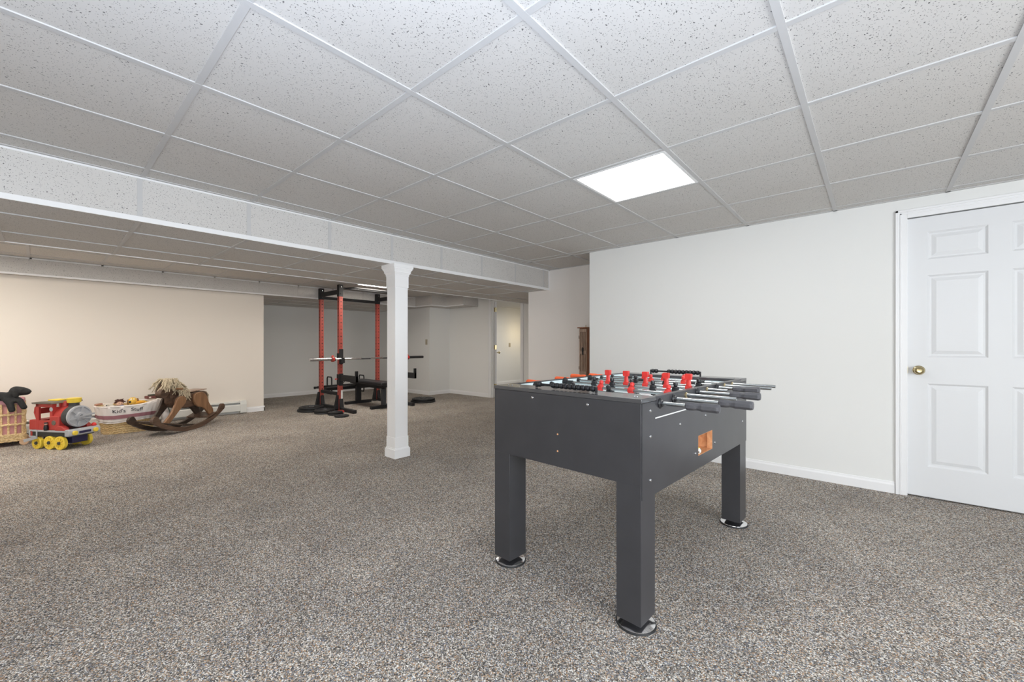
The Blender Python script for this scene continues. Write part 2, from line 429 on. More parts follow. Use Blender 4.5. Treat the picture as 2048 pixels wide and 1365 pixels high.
M_diff = emis('diffuser_glow', (1, .99, .97, 1), TROFFER)
M_diff2 = emis('diffuser_glow_bay', (1, .93, .84, 1), TROFFER*2.8)
def troffer(b, z, label, group=None, m=M_diff):
    x0, x1, y0, y1 = b; t = thing('ceiling_light', label, 'light', ((x0+x1)/2, (y0+y1)/2, z), 0, group)
    a, c = (x1-x0)/2-.013, (y1-y0)/2-.013
    fr = MB().box(-a, a, -c, -c+.018, -.001, .02).box(-a, a, c-.018, c, -.001, .02).box(-a, -a+.018, -c+.018, c-.018, -.001, .02).box(a-.018, a, -c+.018, c-.018, -.001, .02)
    obj('frame', fr, M_trim, t, smooth=False)
    obj('diffuser', MB().box(-a+.018, a-.018, -c+.018, c-.018, .003, .012), m, t, smooth=False)
for i, b in enumerate(lights):
    troffer(b, ZH, 'square lit ceiling panel above the foosball table' if abs(b[0]-GX(2)) < .02 and b[2] > 1 else 'lit ceiling panel behind the camera, on its %s' % ('left' if b[0] < 0 else 'right'), None)
for b in mid_lights:
    troffer(b, ZM, 'ceiling panel glowing just above the exercise rack' if b[2] > 2 else 'ceiling panel over the toys, hidden behind the soffit', None, M_diff2)

# baseboards
def bb(mb, p, q, h=.085, t=.012):
    p = Vector((p[0], p[1], 0)); q = Vector((q[0], q[1], 0)); d = (q-p).normalized(); n = Vector((-d.y, d.x, 0))
    M = Matrix((d, n, Vector((0,0,1)))).transposed().to_4x4(); M.translation = p
    L = (q-p).length; y0, y1 = 0, t
    mb.prism_done = 1
    n_ = 5; prof = [(0, 0), (t, 0), (t, h*.72), (t*.55, h*.86), (t*.4, h), (0, h)]
    k = len(prof); vs = [(0, y, z) for y, z in prof]+[(L, y, z) for y, z in prof]
    mb.add(vs, [tuple(range(k))[::-1], tuple(range(k, 2*k))]+[(i, (i+1) % k, (i+1) % k+k, i+k) for i in range(k)], M)
    return mb
struct('baseboard_right', bb(bb(MB(), (.112, YR), (-2.45, YR)), (-2.45, YR), (-2.45, 4.82)), M_trim, 'white baseboard along the long right wall', smooth=False)
struct('baseboard_alcove', bb(MB(), (-2.46, 4.82), (-3.85, 4.82)), M_trim, 'white baseboard below the wooden cabinet', smooth=False)
struct('baseboard_left', bb(bb(MB(), (XLW, 2.482), (XLW, 2.22)), (XLW-.1, 2.47), (XLW+.012, 2.47)), M_trim, 'short white baseboard right of the heater', smooth=False)
b_ = MB(); bb(b_, (-9.4, 5.65), (-9.4, 2.47)); bb(b_, (-7.267, 5.65), (-9.4, 5.65)); bb(b_, (-7.28, 6.22), (-7.28, 5.6505)); bb(b_, (-6.03, 6.22), (-7.28, 6.22)); bb(b_, (-4.5, 6.22), (-5.09, 6.22))
struct('baseboard_back', b_, M_trim, 'white baseboard around the exercise nook', smooth=False)
struct('baseboard_hall', bb(MB(), (-7.8, 9.5), (-7.8, 6.32)), M_trim, 'baseboard in the hall', smooth=False)

# six panel door in the right wall
def casing(mb, x0, x1, ztop, y, wd=.062, t=.018):
    for a, b in ((x0-wd, x0), (x1, x1+wd)):
        mb.box(a, b, y-t*.6, y, 0, ztop+wd); 
        o = a if a < x0 else b
        if a < x0: mb.box(a, a+.016, y-t, y-t*.6, 0, ztop+wd); mb.box(a+.024, a+.034, y-t*.8, y-t*.6, 0, ztop+wd-.024)
        else: mb.box(b-.016, b, y-t, y-t*.6, 0, ztop+wd); mb.box(b-.034, b-.024, y-t*.8, y-t*.6, 0, ztop+wd-.024)
    mb.box(x0, x1, y-t*.6, y, ztop, ztop+wd); mb.box(x0-wd, x1+wd, y-t, y-t*.6, ztop+wd-.016, ztop+wd); mb.box(x0-wd+.024, x1+wd-.024, y-t*.8, y-t*.6, ztop+wd-.034, ztop+wd-.024)
    return mb
door = bpy.data.objects.new('door_1', None); C.objects.link(door); door['kind'] = 'structure'
door['label'] = 'white six panel door with a brass knob in the right wall'; door.location = (DX0, YR, 0)
obj('door_casing', casing(MB(), 0, DX1-DX0, 2.02, 0), M_trim, door, bevel=.002)
W_ = DX1-DX0
st, mr = .105, .103; pw = (W_-2*st-mr)/2
zs = [(.228, .822), (1.01, 1.596), (1.709, 1.905)]
slab = MB(); yf = .012; g_ = .003
slab.box(g_, st, yf, yf+.035, .012, 2.015).box(W_-st, W_-g_, yf, yf+.035, .012, 2.015).box(st+pw, st+pw+mr, yf, yf+.035, .012, 2.015)
zz = [.012]+[z for q in zs for z in q]+[2.015]
for i in range(0, len(zz), 2):
    for x0 in (st, st+pw+mr): slab.box(x0, x0+pw, yf, yf+.035, zz[i], zz[i+1])
slab.box(st, W_-st, yf+.016, yf+.03, .1, 1.95)
obj('door_slab', slab, M_door, door, smooth=False)
for x0 in (st, st+pw+mr):
    for z0, z1 in zs:
        mo = MB()   # sloped sticking around the recess
        def ring(a, ya, b, yb):
            vs = [(x0+a, ya, z0+a), (x0+pw-a, ya, z0+a), (x0+pw-a, ya, z1-a), (x0+a, ya, z1-a), (x0+b, yb, z0+b), (x0+pw-b, yb, z0+b), (x0+pw-b, yb, z1-b), (x0+b, yb, z1-b)]
            mo.add(vs, [(0,1,5,4), (1,2,6,5), (2,3,7,6), (3,0,4,7)])
        ring(0, yf, .012, yf+.010); ring(.012, yf+.010, .022, yf+.010); ring(.022, yf+.010, .045, yf+.002)
        b = .045; mo.add([(x0+b, yf+.002, z0+b), (x0+pw-b, yf+.002, z0+b), (x0+pw-b, yf+.002, z1-b), (x0+b, yf+.002, z1-b)], [(0,1,2,3)])
        obj('door_panel', mo, M_door, door, smooth=False)
obj('door_jamb', MB().box(-.001, .003, 0, .1, 0, 2.02).box(0, W_, .049, .1, 0, 2.02), M_trim, door, smooth=False)
MR = Matrix.Rotation(PI/2, 4, 'X'); 
kn = MB().lathe([(.033, 0), (.033, .004), (.026, .009), (.012, .011), (.012, .028), (.02, .033), (.028, .042), (.029, .052), (.024, .061), (.014, .066), (.013, .063), (.002, .062)], 28, Matrix.Translation((.062, yf, .915)) @ MR)
obj('door_knob', kn, M_brass, door)
obj('strike_plate', MB().box(-.004, .004, .001, .012, .89, .94), M_brass, door, smooth=False)

# far door: casing, hinges, leaf edge-on
d2 = bpy.data.objects.new('door_2', None); C.objects.link(d2); d2['kind'] = 'structure'; d2.location = (-5.96, 6.22, 0)
d2['label'] = 'open white door seen edge on in the far doorway'
obj('door_casing', casing(MB(), 0, .8, 2.03, 0, .07), M_trim, d2, bevel=.002)
obj('door_jamb', MB().box(-.002, .012, 0, .1, 0, 2.03).box(.788, .802, 0, .1, 0, 2.03).box(0, .8, 0, .1, 2.018, 2.032).box(.012, .024, .03, .06, 0, 2.02).box(.776, .788, .03, .06, 0, 2.02), M_trim, d2, smooth=False)
# leaf lies along the line of sight from the room
lp = Vector((.036, .105, 0)); ang = math.atan2(6.22+.1, -5.96+.03)
ML = Matrix.Translation(lp) @ Matrix.Rotation(ang, 4, 'Z')
obj('door_leaf', MB().box(0, .74, -.018, .018, .012, 2.01, ML), M_door, d2, smooth=False)
obj('door_knob', MB().cyl(ML @ Vector((.68, -.07, .93)), ML @ Vector((.68, .07, .93)), .01).ball(ML @ Vector((.68, -.075, .93)), .027).ball(ML @ Vector((.68, .075, .93)), .027), M_brass, d2)
for z in (.24, 1.05, 1.84):
    obj('hinge', MB().box(.010, .0145, .035, .1, z-.045, z+.045).cyl((.018, .1, z-.046), (.018, .1, z+.046), .007, 10).box(-.003, .0, -.017, .017, z-.045, z+.045, ML), M_brass, d2, smooth=False)

# square support column
M_col = mat('column_paint', lin(250,250,250), .4)
col = bpy.data.objects.new('support_column', None); C.objects.link(col); col.location = (-3.522, 2.338, 0)
tag(col, 'square white support column with moulded capital under the soffit', 'column')
obj('shaft', MB().box(-.072, .072, -.072, .072, .14, ZL-.12), M_col, col, bevel=.004)
obj('base', MB().box(-.088, .088, -.088, .088, 0, .085).prism([(-.088, .085), (.088, .085), (.078, .1), (-.078, .1)], -.078, .078).box(-.076, .076, -.076, .076, .1, .2), M_col, col, bevel=.002)
cap = MB().box(-.077, .077, -.077, .077, ZL-.22, ZL-.10)
for h0, h1, r0, r1 in [(.108, .100, .081, .081), (.100, .078, .079, .088), (.078, .070, .093, .093), (.070, .046, .090, .100), (.046, .034, .104, .104), (.034, .0005, .110, .110)]:
    vs = [(sx*r0, sy_*r0, ZL-h0) for sx, sy_ in ((-1,-1),(1,-1),(1,1),(-1,1))]+[(sx*r1, sy_*r1, ZL-h1) for sx, sy_ in ((-1,-1),(1,-1),(1,1),(-1,1))]
    cap.add(vs, [(3,2,1,0),(4,5,6,7),(0,1,5,4),(1,2,6,5),(2,3,7,6),(3,0,4,7)])
obj('capital', cap, M_col, col, smooth=False)

# switches
def plate(name, label, M):
    t = thing(name, label, 'light switch'); t.matrix_local = M
    obj('cover_plate', MB().box(-.036, .036, -.005, 0, -.058, .058), M_swplate, t, bevel=.002)
    obj('toggle', MB().box(-.005, .005, -.014, -.005, -.006, .012), M_swplate, t)
plate('light_switch', 'beige switch plate on the shaded wall right of the column', Matrix.Translation((-7.39, 5.649, 1.165)))
plate('light_switch', 'beige switch plate on the hall wall seen through the far doorway', Matrix.Translation((-7.799, 8.9, 1.10)) @ Matrix.Rotation(PI/2, 4, 'Z'))

# baseboard heater
ht = thing('baseboard_heater', 'long white baseboard heater along the left wall behind the toys', 'heater', (XLW, 0, 0))
ya, yb = -2.5, 2.2
prof = [(0, .035), (.055, .035), (.06, .045), (.066, .12), (.06, .155), (0, .155)]
def ext(prof, y0, y1):   # profile (x,z) extruded on y
    return MB().prism(prof, y0, y1)
obj('front_cover', ext([(.056, .04), (.066, .045), (.07, .135), (.062, .15), (.056, .15)], ya, yb-.05), M_heater, ht, smooth=False)
obj('back_plate', ext([(0, .01), (.006, .01), (.006, .198), (0, .198)], ya, yb-.05), M_heater, ht, smooth=False)
obj('top_damper', ext([(.0, .19), (.045, .184), (.05, .176), (.052, .184), (.046, .196), (0, .202)], ya, yb-.05), M_heater, ht, smooth=False)
obj('heating_fins', MB().box(.012, .05, ya, yb-.06, .05, .125), M_dark, ht, smooth=False)
obj('end_cap', ext([(0, .008), (.062, .008), (.074, .02), (.074, .15), (.058, .205), (0, .207)], yb-.09, yb), M_heater, ht, smooth=False)

# ------------------------------------------------------------------ foosball table
FW, FL, FT = .787, 1.39, .893
ft = thing('foosball_table', 'charcoal foosball table with chrome rods and red and black players', 'foosball table', (-.6535, 1.493, 0), math.atan2(-.045, .999))
# origin: outer near right corner on the floor; x runs -FW..0, y 0..FL
obj('end_panel', MB().box(-FW, -.0, 0, .02, .56, FT-.018), M_table, ft, bevel=.0015)
obj('end_panel', MB().box(-FW, -.0, FL-.02, FL, .56, FT-.018), M_table, ft, bevel=.0015)
hy0, hy1, hz0, hz1 = .579, .773, .57, .665
sp_ = MB().box(-.022, .003, .004, hy0, .51, FT-.018).box(-.022, .003, hy1, FL-.004, .51, FT-.018).box(-.022, .003, hy0, hy1, .51, hz0).box(-.022, .003, hy0, hy1, hz1, FT-.018).box(-.022, .003, .1265, FL-.1265, FT-.018, FT)
obj('side_panel', sp_, M_table, ft, smooth=False)
obj('side_panel', MB().box(-FW-.003, -FW+.022, .004, FL-.004, .51, FT-.018).box(-FW-.003, -FW+.022, .1265, FL-.1265, FT-.018, FT), M_table, ft, smooth=False)
obj('inner_side_wall', MB().box(-.027, -.0222, .13, FL-.13, .79, FT-.004), M_field, ft, smooth=False)
obj('inner_side_wall', MB().box(-FW+.0222, -FW+.027, .13, FL-.13, .79, FT-.004), M_field, ft, smooth=False)
obj('inner_end_wall', MB().box(-FW+.022, -.022, .125, .131, .79, FT-.018), M_field, ft, smooth=False)
obj('inner_end_wall', MB().box(-FW+.022, -.022, FL-.131, FL-.125, .79, FT-.018), M_field, ft, smooth=False)
obj('end_rail', MB().box(-FW-.003, .003, -.002, .126, FT-.0175, FT), M_gloss, ft, bevel=.002)
obj('end_rail', MB().box(-FW-.003, .003, FL-.126, FL+.002, FT-.0175, FT+.001), M_gloss, ft, bevel=.002)
obj('playfield', MB().box(-FW+.022, -.022, .12, FL-.12, .785, .797), M_field, ft, smooth=False)
obj('field_line', MB().box(-FW+.03, -.03, FL/2-.002, FL/2+.002, .7971, .7976), M_redp, ft, smooth=False)
for q in (.180, FL-.184): obj('field_line', MB().box(-FW/2-.19, -FW/2+.19, q, q+.004, .7971, .7976), M_redp, ft, smooth=False)
for lx, lr in ((-.104, 0), (-FW, -FW+.104)):
    for ly in (0.0005, FL-.12):
        o = obj('leg', MB().box(lx+.0006*(lr == 0), lr-.0006*(lr == 0), ly, ly+.12, .034, FT-.02), M_table, ft, bevel=.0015)
        cxx, cyy = (lx+lr)/2, ly+.062
        f_ = obj('leveler_foot', MB().lathe([(.074, .006), (.073, .010), (.060, .0155), (.035, .021), (.018, .025), (.014, .034)], 40, Matrix.Translation((cxx, cyy, 0))), M_chrome, o)
        obj('foot_rim', MB().lathe([(.0765, 0), (.078, .003), (.076, .008), (.070, .0085), (.070, 0)], 40, Matrix.Translation((cxx, cyy, 0))), M_rubber, o)
# ball return cup
bx = MB().box(-.10, -.022, hy0-.02, hy1+.02, hz0-.012, hz0).box(-.112, -.10, hy0-.02, hy1+.02, hz0-.012, hz1+.03).box(-.10, -.022, hy1+.008, hy1+.02, hz0, hz1+.03).box(-.10, -.022, hy0-.02, hy0-.008, hz0, hz1+.03)
bx.box(-.022, .0032, hy1-.001, hy1, hz0, hz1).box(-.022, .0032, hy0, hy1, hz0, hz0+.001).box(-.022, .0032, hy0, hy0+.001, hz0, hz1).box(-.022, .0032, hy0, hy1, hz1-.001, hz1)
obj('ball_return', bx, M_mdf, ft, smooth=False)
DB = MB().lathe([(.008, 0), (.0085, .001), (.007, .004), (.003, .0055)], 14)
b0 = None
RY = Matrix.Rotation(PI/2, 4, 'Y'); RXn = Matrix.Rotation(PI/2, 4, 'X')
def bolt(M, s=1):
    global b0
    M = M @ Matrix.Scale(s, 4)
    if b0 is None: b0 = obj('bolt', DB, M_steel, ft); b0.matrix_local = M
    else: inst(b0, 'bolt', ft, M=M)
for y, z in ((.0714, .8415), (.0714, .742), (.36, .751), (.673, .7515), (.8085, .595), (.540, .589), (1.30, .64), (.0714, .573)):
    bolt(Matrix.Translation((.003, y, z)) @ RY, .75)
for x, z in ((-.536, .852), (-.2348, .849)): bolt(Matrix.Translation((x, 0, z)) @ RXn, .75)
for x, y in ((-.04, .05), (-.055, .058), (-FW+.05, .05), (-FW+.07, .055), (-.05, FL-.06), (-.03, FL-.05)): bolt(Matrix.Translation((x, y, FT)), .5)
for z in (.7036, .629): tag(obj('screw_hole', MB().lathe([(.004, 0), (.004, .0012)], 12, Matrix.Translation((-.389, 0, z)) @ RXn), M_mdf, ft), 'bare wood screw hole')
tag(obj('white_strip', MB().box(.003, .0038, .115, .47, .8055, .8105), mat('strip_white', lin(228,228,226), .5), ft, smooth=False), 'thin white strip')  # thin white streak along the right side panel

# player figure: rod axis along x, head up
def player_mb():
    m = MB()
    m.lathe([(.0125, -.014), (.013, -.013), (.013, .013), (.0125, .014)], 16, Matrix.Rotation(PI/2, 4, 'Y'))          # collar around the rod
    m.lathe([(.012, .004), (.0135, .012), (.0115, .018), (.006, .021)], 14, None, 1.25, .8)       # shoulders
    m.lathe([(.006, .018), (.0065, .021), (.0105, .024), (.0112, .033), (.010, .039), (.005, .042)], 14)   # head
    m.lathe([(.0135, -.008), (.011, -.022), (.010, -.036), (.0095, -.046)], 12, None, 1.15, .75)         # torso / legs
    m.prism([(-.013, -.044), (.013, -.044), (.0145, -.052), (.0155, -.070), (.013, -.074), (-.013, -.074), (-.0155, -.070), (-.0145, -.052)], -.0115, .0115)
    return m
pr = None; players = {}
def player(col_m, key, rod, x, roll):
    M = Matrix.Translation((x, 0, 0)) @ Matrix.Rotation(roll, 4, 'X')
    if key not in players:
        o = obj('player', player_mb(), col_m, rod); players[key] = o; o.matrix_local = M
    else: o = inst(players[key], 'player', rod, M=M)
    return o
grip_prof = [(.0095, 0), (.0135, .004), (.0145, .015), (.0142, .03), (.0125, .042), (.0125, .05), (.0150, .062), (.0155, .115), (.0135, .122), (.006, .1235)]
def grip_mb(L):
    k = L/.1235
    return MB().lathe([(r*1.13, z*k) for r, z in grip_prof], 8, ph=PI/8)
handles = {}
rods = [  # y, right handle start/end, plain right end, left handle, colour, player x list, roll
 (.156, (.105, .228), None, None, 'b', [.30, .40, .52], 0.1),
 (.291, (.182, .303), None, None, 'b', [.30, .50], .5),
 (.426, None, .209, (.047, .155), 'r', [.080, .262, .435], -.35),
 (.561, (.146, .266), None, None, 'b', [.0973, .212, .328, .443, .556], .05),
 (.696, None, .098, (.036, .145), 'r', [.0855, .201, .317, .432, .548], PI),
 (.831, (.082, .202), None, None, 'b', [.083, .263, .443], .05),
 (.966, None, .222, (.095, .215), 'r', [.214, .411], .1),
 (1.101, None, .213, (.0425, .15), 'r', [.26, .39, .52], .2)]
zr = .876
for i, (y, rh, re, lh, c, ps, roll) in enumerate(rods):
    xr = (rh[0]+.01) if rh else re
    xl = -FW-(lh[0]+.01 if lh else .06)
    rod = obj('rod', MB().cyl((xl, 0, 0), (xr, 0, 0), .0078, 20), M_rod, ft); rod.location = (0, y, (.863, .868, .872, .875, .876, .876, .876, .876)[i])
    if rh:
        h = obj('handle', grip_mb(rh[1]-rh[0]), M_grip, rod, smooth=False); h.matrix_local = Matrix.Translation((rh[0], 0, 0)) @ RY
    if lh:
        h = obj('handle', grip_mb(lh[1]-lh[0]), M_orange, rod, smooth=False); h.matrix_local = Matrix.Translation((-FW-lh[0], 0, 0)) @ Matrix.Rotation(-PI/2, 4, 'Y')
        h['label'] = 'orange handle'
    for px in ps:
        player(M_redp if c == 'r' else M_blackp, c, rod, -px, roll)
    if rh:   # black bearings
        obj('bearing', MB().lathe([(.021, 0), (.021, .004), (.014, .008), (.0125, .014), (.0078, .015)], 8, Matrix.Translation((.003, 0, 0)) @ RY), M_blackp, rod)
        obj('bearing', MB().lathe([(.028, 0), (.027, .004), (.014, .007), (.013, .018), (.0078, .019)], 20, Matrix.Translation((-FW+.027, 0, 0)) @ RY), M_blackp, rod)
    else:
        tag(obj('bearing', MB().lathe([(.013, 0), (.013, .005), (.0078, .006)], 14, Matrix.Translation((.003, 0, 0)) @ RY), mat('brass_bushing', lin(196,178,140), .3, .8), rod), 'brass coloured bearing')
        obj('bearing', MB().lathe([(.015, 0), (.015, .006), (.012, .016), (.0078, .017)], 14, Matrix.Translation((-FW+.027, 0, 0)) @ RY), M_blackp, rod)
    for bxx in {0: [-.05], 1: [-.07, -.72], 2: [-.045], 3: [-.72], 4: [-.04], 5: [-.05, -.715], 6: [-.165, -.475], 7: [-.16, -.62]}[i]:
        obj('bumper', MB().lathe([(.0105, -.016), (.0118, -.015), (.0118, .015), (.0105, .016)], 16, Matrix.Translation((bxx, 0, 0)) @ RY), M_rubber, rod)

def scorer(y, x0, x1, nb, lonely, z, k_):
    s = obj('score_counter', MB().cyl((x0-.006, 0, 0), (x1+.006, 0, 0), .0055, 10).box(x0-.010, x0-.004, -.006, .006, FT-z+.0011, .008).box(x1+.004, x1+.010, -.006, .006, FT-z+.0011, .008), M_blackp, ft)
    s.location = (0, y, z); bm = None
    sp = .0235
    for k in list(range(nb)):
        M = Matrix.Translation((x1-.010-k*sp, 0, 0)) @ RY @ Matrix.Diagonal((k_, k_, 1, 1))
        if bm is None:
            bm = obj('bead', MB().lathe([(.006, -.0112), (.0100, -.0095), (.0122, -.005), (.0126, 0), (.0122, .005), (.0100, .0095), (.006, .0112)], 16), M_blackp, s); bm.matrix_local = M
        else: inst(bm, 'bead', s, M=M)
    for k in range(lonely): inst(bm, 'bead', s, M=Matrix.Translation((x0+.010+k*.023, 0, 0)) @ RY @ Matrix.Diagonal((k_, k_, 1, 1)))
scorer(.058, -.551, -.2366, 10, 1, .910, 1.0)
scorer(FL-.06, -.575, -.255, 9, 2, .916, 1.15)

fb = obj('foosball', MB().ball((0, 0, 0), .0175, 20, 12), mat('ball_white', lin(236,236,226), .4), None)
fb.location = ft.matrix_basis @ Vector((-.012, .608, hz0+.0178))
tag(fb, 'small white and yellow soccer style ball in the table ball return', 'ball')
sp2 = MB()
for a, b in ((.2, .5), (1.6, .2), (2.9, -.3), (4.3, .4), (5.4, -.2)):
    d = Vector((math.cos(a)*math.cos(b), math.sin(a)*math.cos(b), math.sin(b)))
    Mx = d.to_track_quat('Z', 'Y').to_matrix().to_4x4(); Mx.translation = d*.0170
    sp2.lathe([(.0045, -.0006), (.0042, .0008)], 5, Mx)
obj('black_spot', sp2, M_blackp, fb)
obj('yellow_patch', MB().lathe([(.0120, .0131), (.009, .0153), (.005, .0171), (.001, .0179)], 16), mat('ball_yellow', lin(246,226,80), .4), fb)

# ------------------------------------------------------------------ wooden cabinet
cb = thing('wall_cabinet', 'narrow brown wooden cabinet with slotted door hung in the alcove', 'cabinet', (-2.82, 4.82, .70))
M_oak = wood('oak_brown', lin(118,72,48), lin(160,106,74), 7, .45, 2)
M_oakl = wood('oak_grey', lin(142,118,102), lin(176,150,132), 7, .45, 2)
wd, dp, hh = .112, .165, .615
obj('body', MB().box(-wd/2, wd/2, -dp+.014, -.001, 0, hh), M_oak, cb, bevel=.002)
obj('cornice', MB().box(-wd/2-.022, wd/2+.016, -dp-.012, -.001, hh, hh+.014), M_oak, cb, bevel=.003)
dr = MB(); y0, y1 = -dp, -dp+.013
a, b = -wd/2+.003, wd/2-.002
sl = [a, a+.016, a+.027, a+.039, a+.048, a+.062, a+.071, a+.083, a+.093, b]
for k in range(0, 10, 2): dr.box(sl[k], sl[k+1], y0, y1, .01, hh-.01)
for q0, q1 in ((.01, .055), (.285, .325), (hh-.05, hh-.01)): dr.box(a, b, y0+.0002, y1, q0, q1)
obj('door', dr, M_oakl, cb, smooth=False)
obj('latch', MB().ball((.0, y0-.006, .335), (.014, .008, .035), 10, 7).box(-.01, .01, y0-.004, y0, .27, .36), M_black, cb)
for q in (.08, .48): obj('hinge', MB().box(a-.006, a, y0-.002, y0+.006, q, q+.04), M_black, cb, smooth=False)
tg = obj('brass_finial', MB().lathe([(.014, 0), (.012, .004), (.004, .008), (.003, .02), (.005, .024), (.001, .032)], 12), M_brass, None)
tag(tg, 'tiny brass ornament on top of the narrow wooden cabinet', 'ornament'); tg.location = (-2.80, 4.70, .70+hh+.0141)

# ------------------------------------------------------------------ power rack
RX0, RX1, RY0, RY1, RH = -7.4, -6.7, 3.33, 4.45, 2.11
rk = thing('power_rack', 'red and black steel power rack with drilled uprights', 'exercise rack', (0, 0, 0))
def upright(x, y, hooks):
    u = obj('upright', MB().box(x-.032, x+.032, y-.032, y+.032, .02, RH-.17), M_redsteel, rk, bevel=.004)
    holes = MB(); z = .14; k = 0
    while z < RH-.2:
        r = .0105 if k % 2 else .007
        holes.lathe([(r, 0), (r, .0008)], 10, Matrix.Translation((x+.0321, y+.002, z)) @ RY)
        holes.lathe([(r, 0), (r, .0008)], 10, Matrix.Translation((x, y-.0321, z)) @ RXn)
        z += .058; k += 1
    h = obj('hole', holes, M_hole, u); h['kind'] = 'stuff'
    obj('top_sleeve', MB().box(x-.037, x+.037, y-.037, y+.037, RH-.2, RH), M_black, u, bevel=.003)
    b0_ = obj('sleeve_bolt', MB().lathe([(.009, 0), (.009, .008)], 6, Matrix.Translation((x+.037, y, RH-.04)) @ RY), M_chrome, u)
    obj('sleeve_bolt', MB().lathe([(.009, 0), (.009, .008)], 6, Matrix.Translation((x+.037, y, RH-.15)) @ RY), M_chrome, u)
    gs = MB().prism([(x-.033, .24), (x-.045, .24), (x-.10, .035), (x-.033, .035)], y-.036, y-.033).prism([(x+.033, .2), (x+.04, .2), (x+.08, .035), (x+.033, .035)], y-.03, y+.03)
    gs.add([(x-.034, y-.034, .26), (x-.034, y-.05, .26), (x-.034, y-.10, .03), (x-.034, y-.034, .03), (x+.02, y-.034, .26), (x+.02, y-.05, .26), (x+.02, y-.10, .03), (x+.02, y-.034, .03)],
           [(0,1,2,3), (7,6,5,4), (0,4,5,1), (1,5,6,2), (2,6,7,3), (3,7,4,0)])
    obj('gusset', gs, M_black, u, smooth=False)
    obj('foot_plate', MB().box(x-.09, x+.05, y-.11, y+.05, 0, .02), M_black, u, smooth=False)
    return u
for x in (RX0, RX1):
    for y in (RY0, RY1): upright(x, y, 0)
for y in (RY0, RY1):
    obj('side_top_beam', MB().box(RX0+.037, RX1-.037, y-.025, y+.025, RH-.15, RH-.08), M_black, rk, bevel=.004)
    obj('base_beam', MB().box(RX0+.05, RX1-.09, y-.03, y+.03, .0, .055).box(RX1+.033, RX1+.50, y-.03, y+.03, 0, .055), M_black, rk, bevel=.004)
    obj('side_low_beam', MB().box(RX0+.033, RX1-.033, y-.025, y+.025, .25, .3), M_black, rk, bevel=.004)
obj('rear_top_beam', MB().box(RX0-.025, RX0+.025, RY0+.037, RY1-.037, RH-.19, RH-.14), M_black, rk, bevel=.004)
pb = MB().path([(RX1-.02, RY0+.03, RH-.05), (RX1-.02, RY1-.03, RH-.05)], .017, 12)
pb.path([(RX1-.02, RY0+.1, RH-.05), (RX1+.1, RY0+.2, RH-.04), (RX1+.1, RY1-.2, RH-.04), (RX1-.02, RY1-.1, RH-.05)], .014, 10)
pb.box(RX1-.045, RX1-.005, RY0+.03, RY0+.06, RH-.1, RH-.02).box(RX1-.045, RX1-.005, RY1-.06, RY1-.03, RH-.1, RH-.02)
obj('pull_up_bar', pb, M_black, rk)
obj('rear_low_beam', MB().box(RX0-.02, RX0+.02, RY0+.033, RY1-.033, .27, .31), M_black, rk, bevel=.004)
for y in (RY0, RY1):
    j = MB().box(RX1+.033, RX1+.045, y-.035, y+.035, .78, 1.03).box(RX1+.045, RX1+.11, y-.03, y+.03, .80, .835).box(RX1+.10, RX1+.112, y-.03, y+.03, .80, .885).box(RX1-.04, RX1+.033, y-.0375, y-.0325, .88, .96)
    obj('j_hook', j, M_black, rk, bevel=.003)
    s_ = MB().box(RX1+.035, RX1+.56, y-.02, y+.02, .50, .60).box(RX1+.53, RX1+.56, y-.022, y+.022, .50, .68).box(RX1+.033, RX1+.045, y-.036, y+.036, .42, .62).box(RX1-.036, RX1+.04, y-.042, y-.033, .43, .61)
    s_.beam((RX1+.045, y, .44), (RX1+.16, y, .50), .012, .012)
    so = obj('spotter_arm', s_, M_black, rk, bevel=.003)
    hh_ = MB()
    for k in range(6): hh_.lathe([(.008, 0), (.008, .0008)], 8, Matrix.Translation((RX1+.12+k*.055, y-.0201, .545)) @ RXn)
    obj('arm_hole', hh_, M_hole, so)
    obj('lock_pin', MB().cyl((RX1-.0, y-.075, .53), (RX1, y-.03, .53), .006, 8).ball((RX1, y-.078, .53), .012), M_redp, so)
obj('warning_sticker', MB().box(RX1+.0325, RX1+.0335, RY0+.0, RY0+.03, .16, .34), mat('sticker_white', lin(232,232,228), .5), rk, smooth=False)

# barbell
bz, bxx = .866, RX1+.07
yb0, yb1 = 2.80, 4.98
ba = thing('barbell', 'chrome barbell resting across the power rack hooks', 'barbell', (bxx, (yb0+yb1)/2, bz))
hl = (yb1-yb0)/2
obj('shaft', MB().cyl((0, -hl+.4, 0), (0, hl-.4, 0), .0145, 16), M_chrome, ba)
obj('grip_band', MB().cyl((0, -.22, 0), (0, -.04, 0), .0152, 16).cyl((0, .2, 0), (0, .5, 0), .0152, 16), M_steel if 0 else mat('knurl_dark', lin(96,96,98), .5, .6), ba)
for s in (-1, 1):
    obj('sleeve', MB().lathe([(.025, 0), (.025, .40), (.033, .402), (.033, .415), (.016, .418)], 20, Matrix.Translation((0, s*hl, 0)) @ Matrix.Rotation(s*PI/2, 4, 'X')), M_steel if s < 0 else mat('sleeve_dark', lin(74,74,78), .4, .7), ba)
def collar(loc, label, rot=0):
    t = thing('barbell_collar', label, 'collar', loc, rot, 'red barbell collars')
    obj('ring', MB().lathe([(.026, -.018), (.044, -.018), (.046, -.01), (.046, .01), (.044, .018), (.026, .018), (.026, -.018)], 20, Matrix.Rotation(PI/2, 4, 'X'), cap=False), M_redsteel, t)
    obj('lever', MB().box(-.012, .012, -.014, .014, .040, .062), M_redp, t, bevel=.002)
    obj('latch', MB().box(.03, .06, -.01, .01, -.02, .02), M_redp, t, bevel=.002)
    return t
collar((bxx, yb0+.37, bz), 'red clamp collar on the left sleeve of the barbell')
collar((bxx, yb1-.36, bz), 'red clamp collar on the right sleeve, beside the white column')
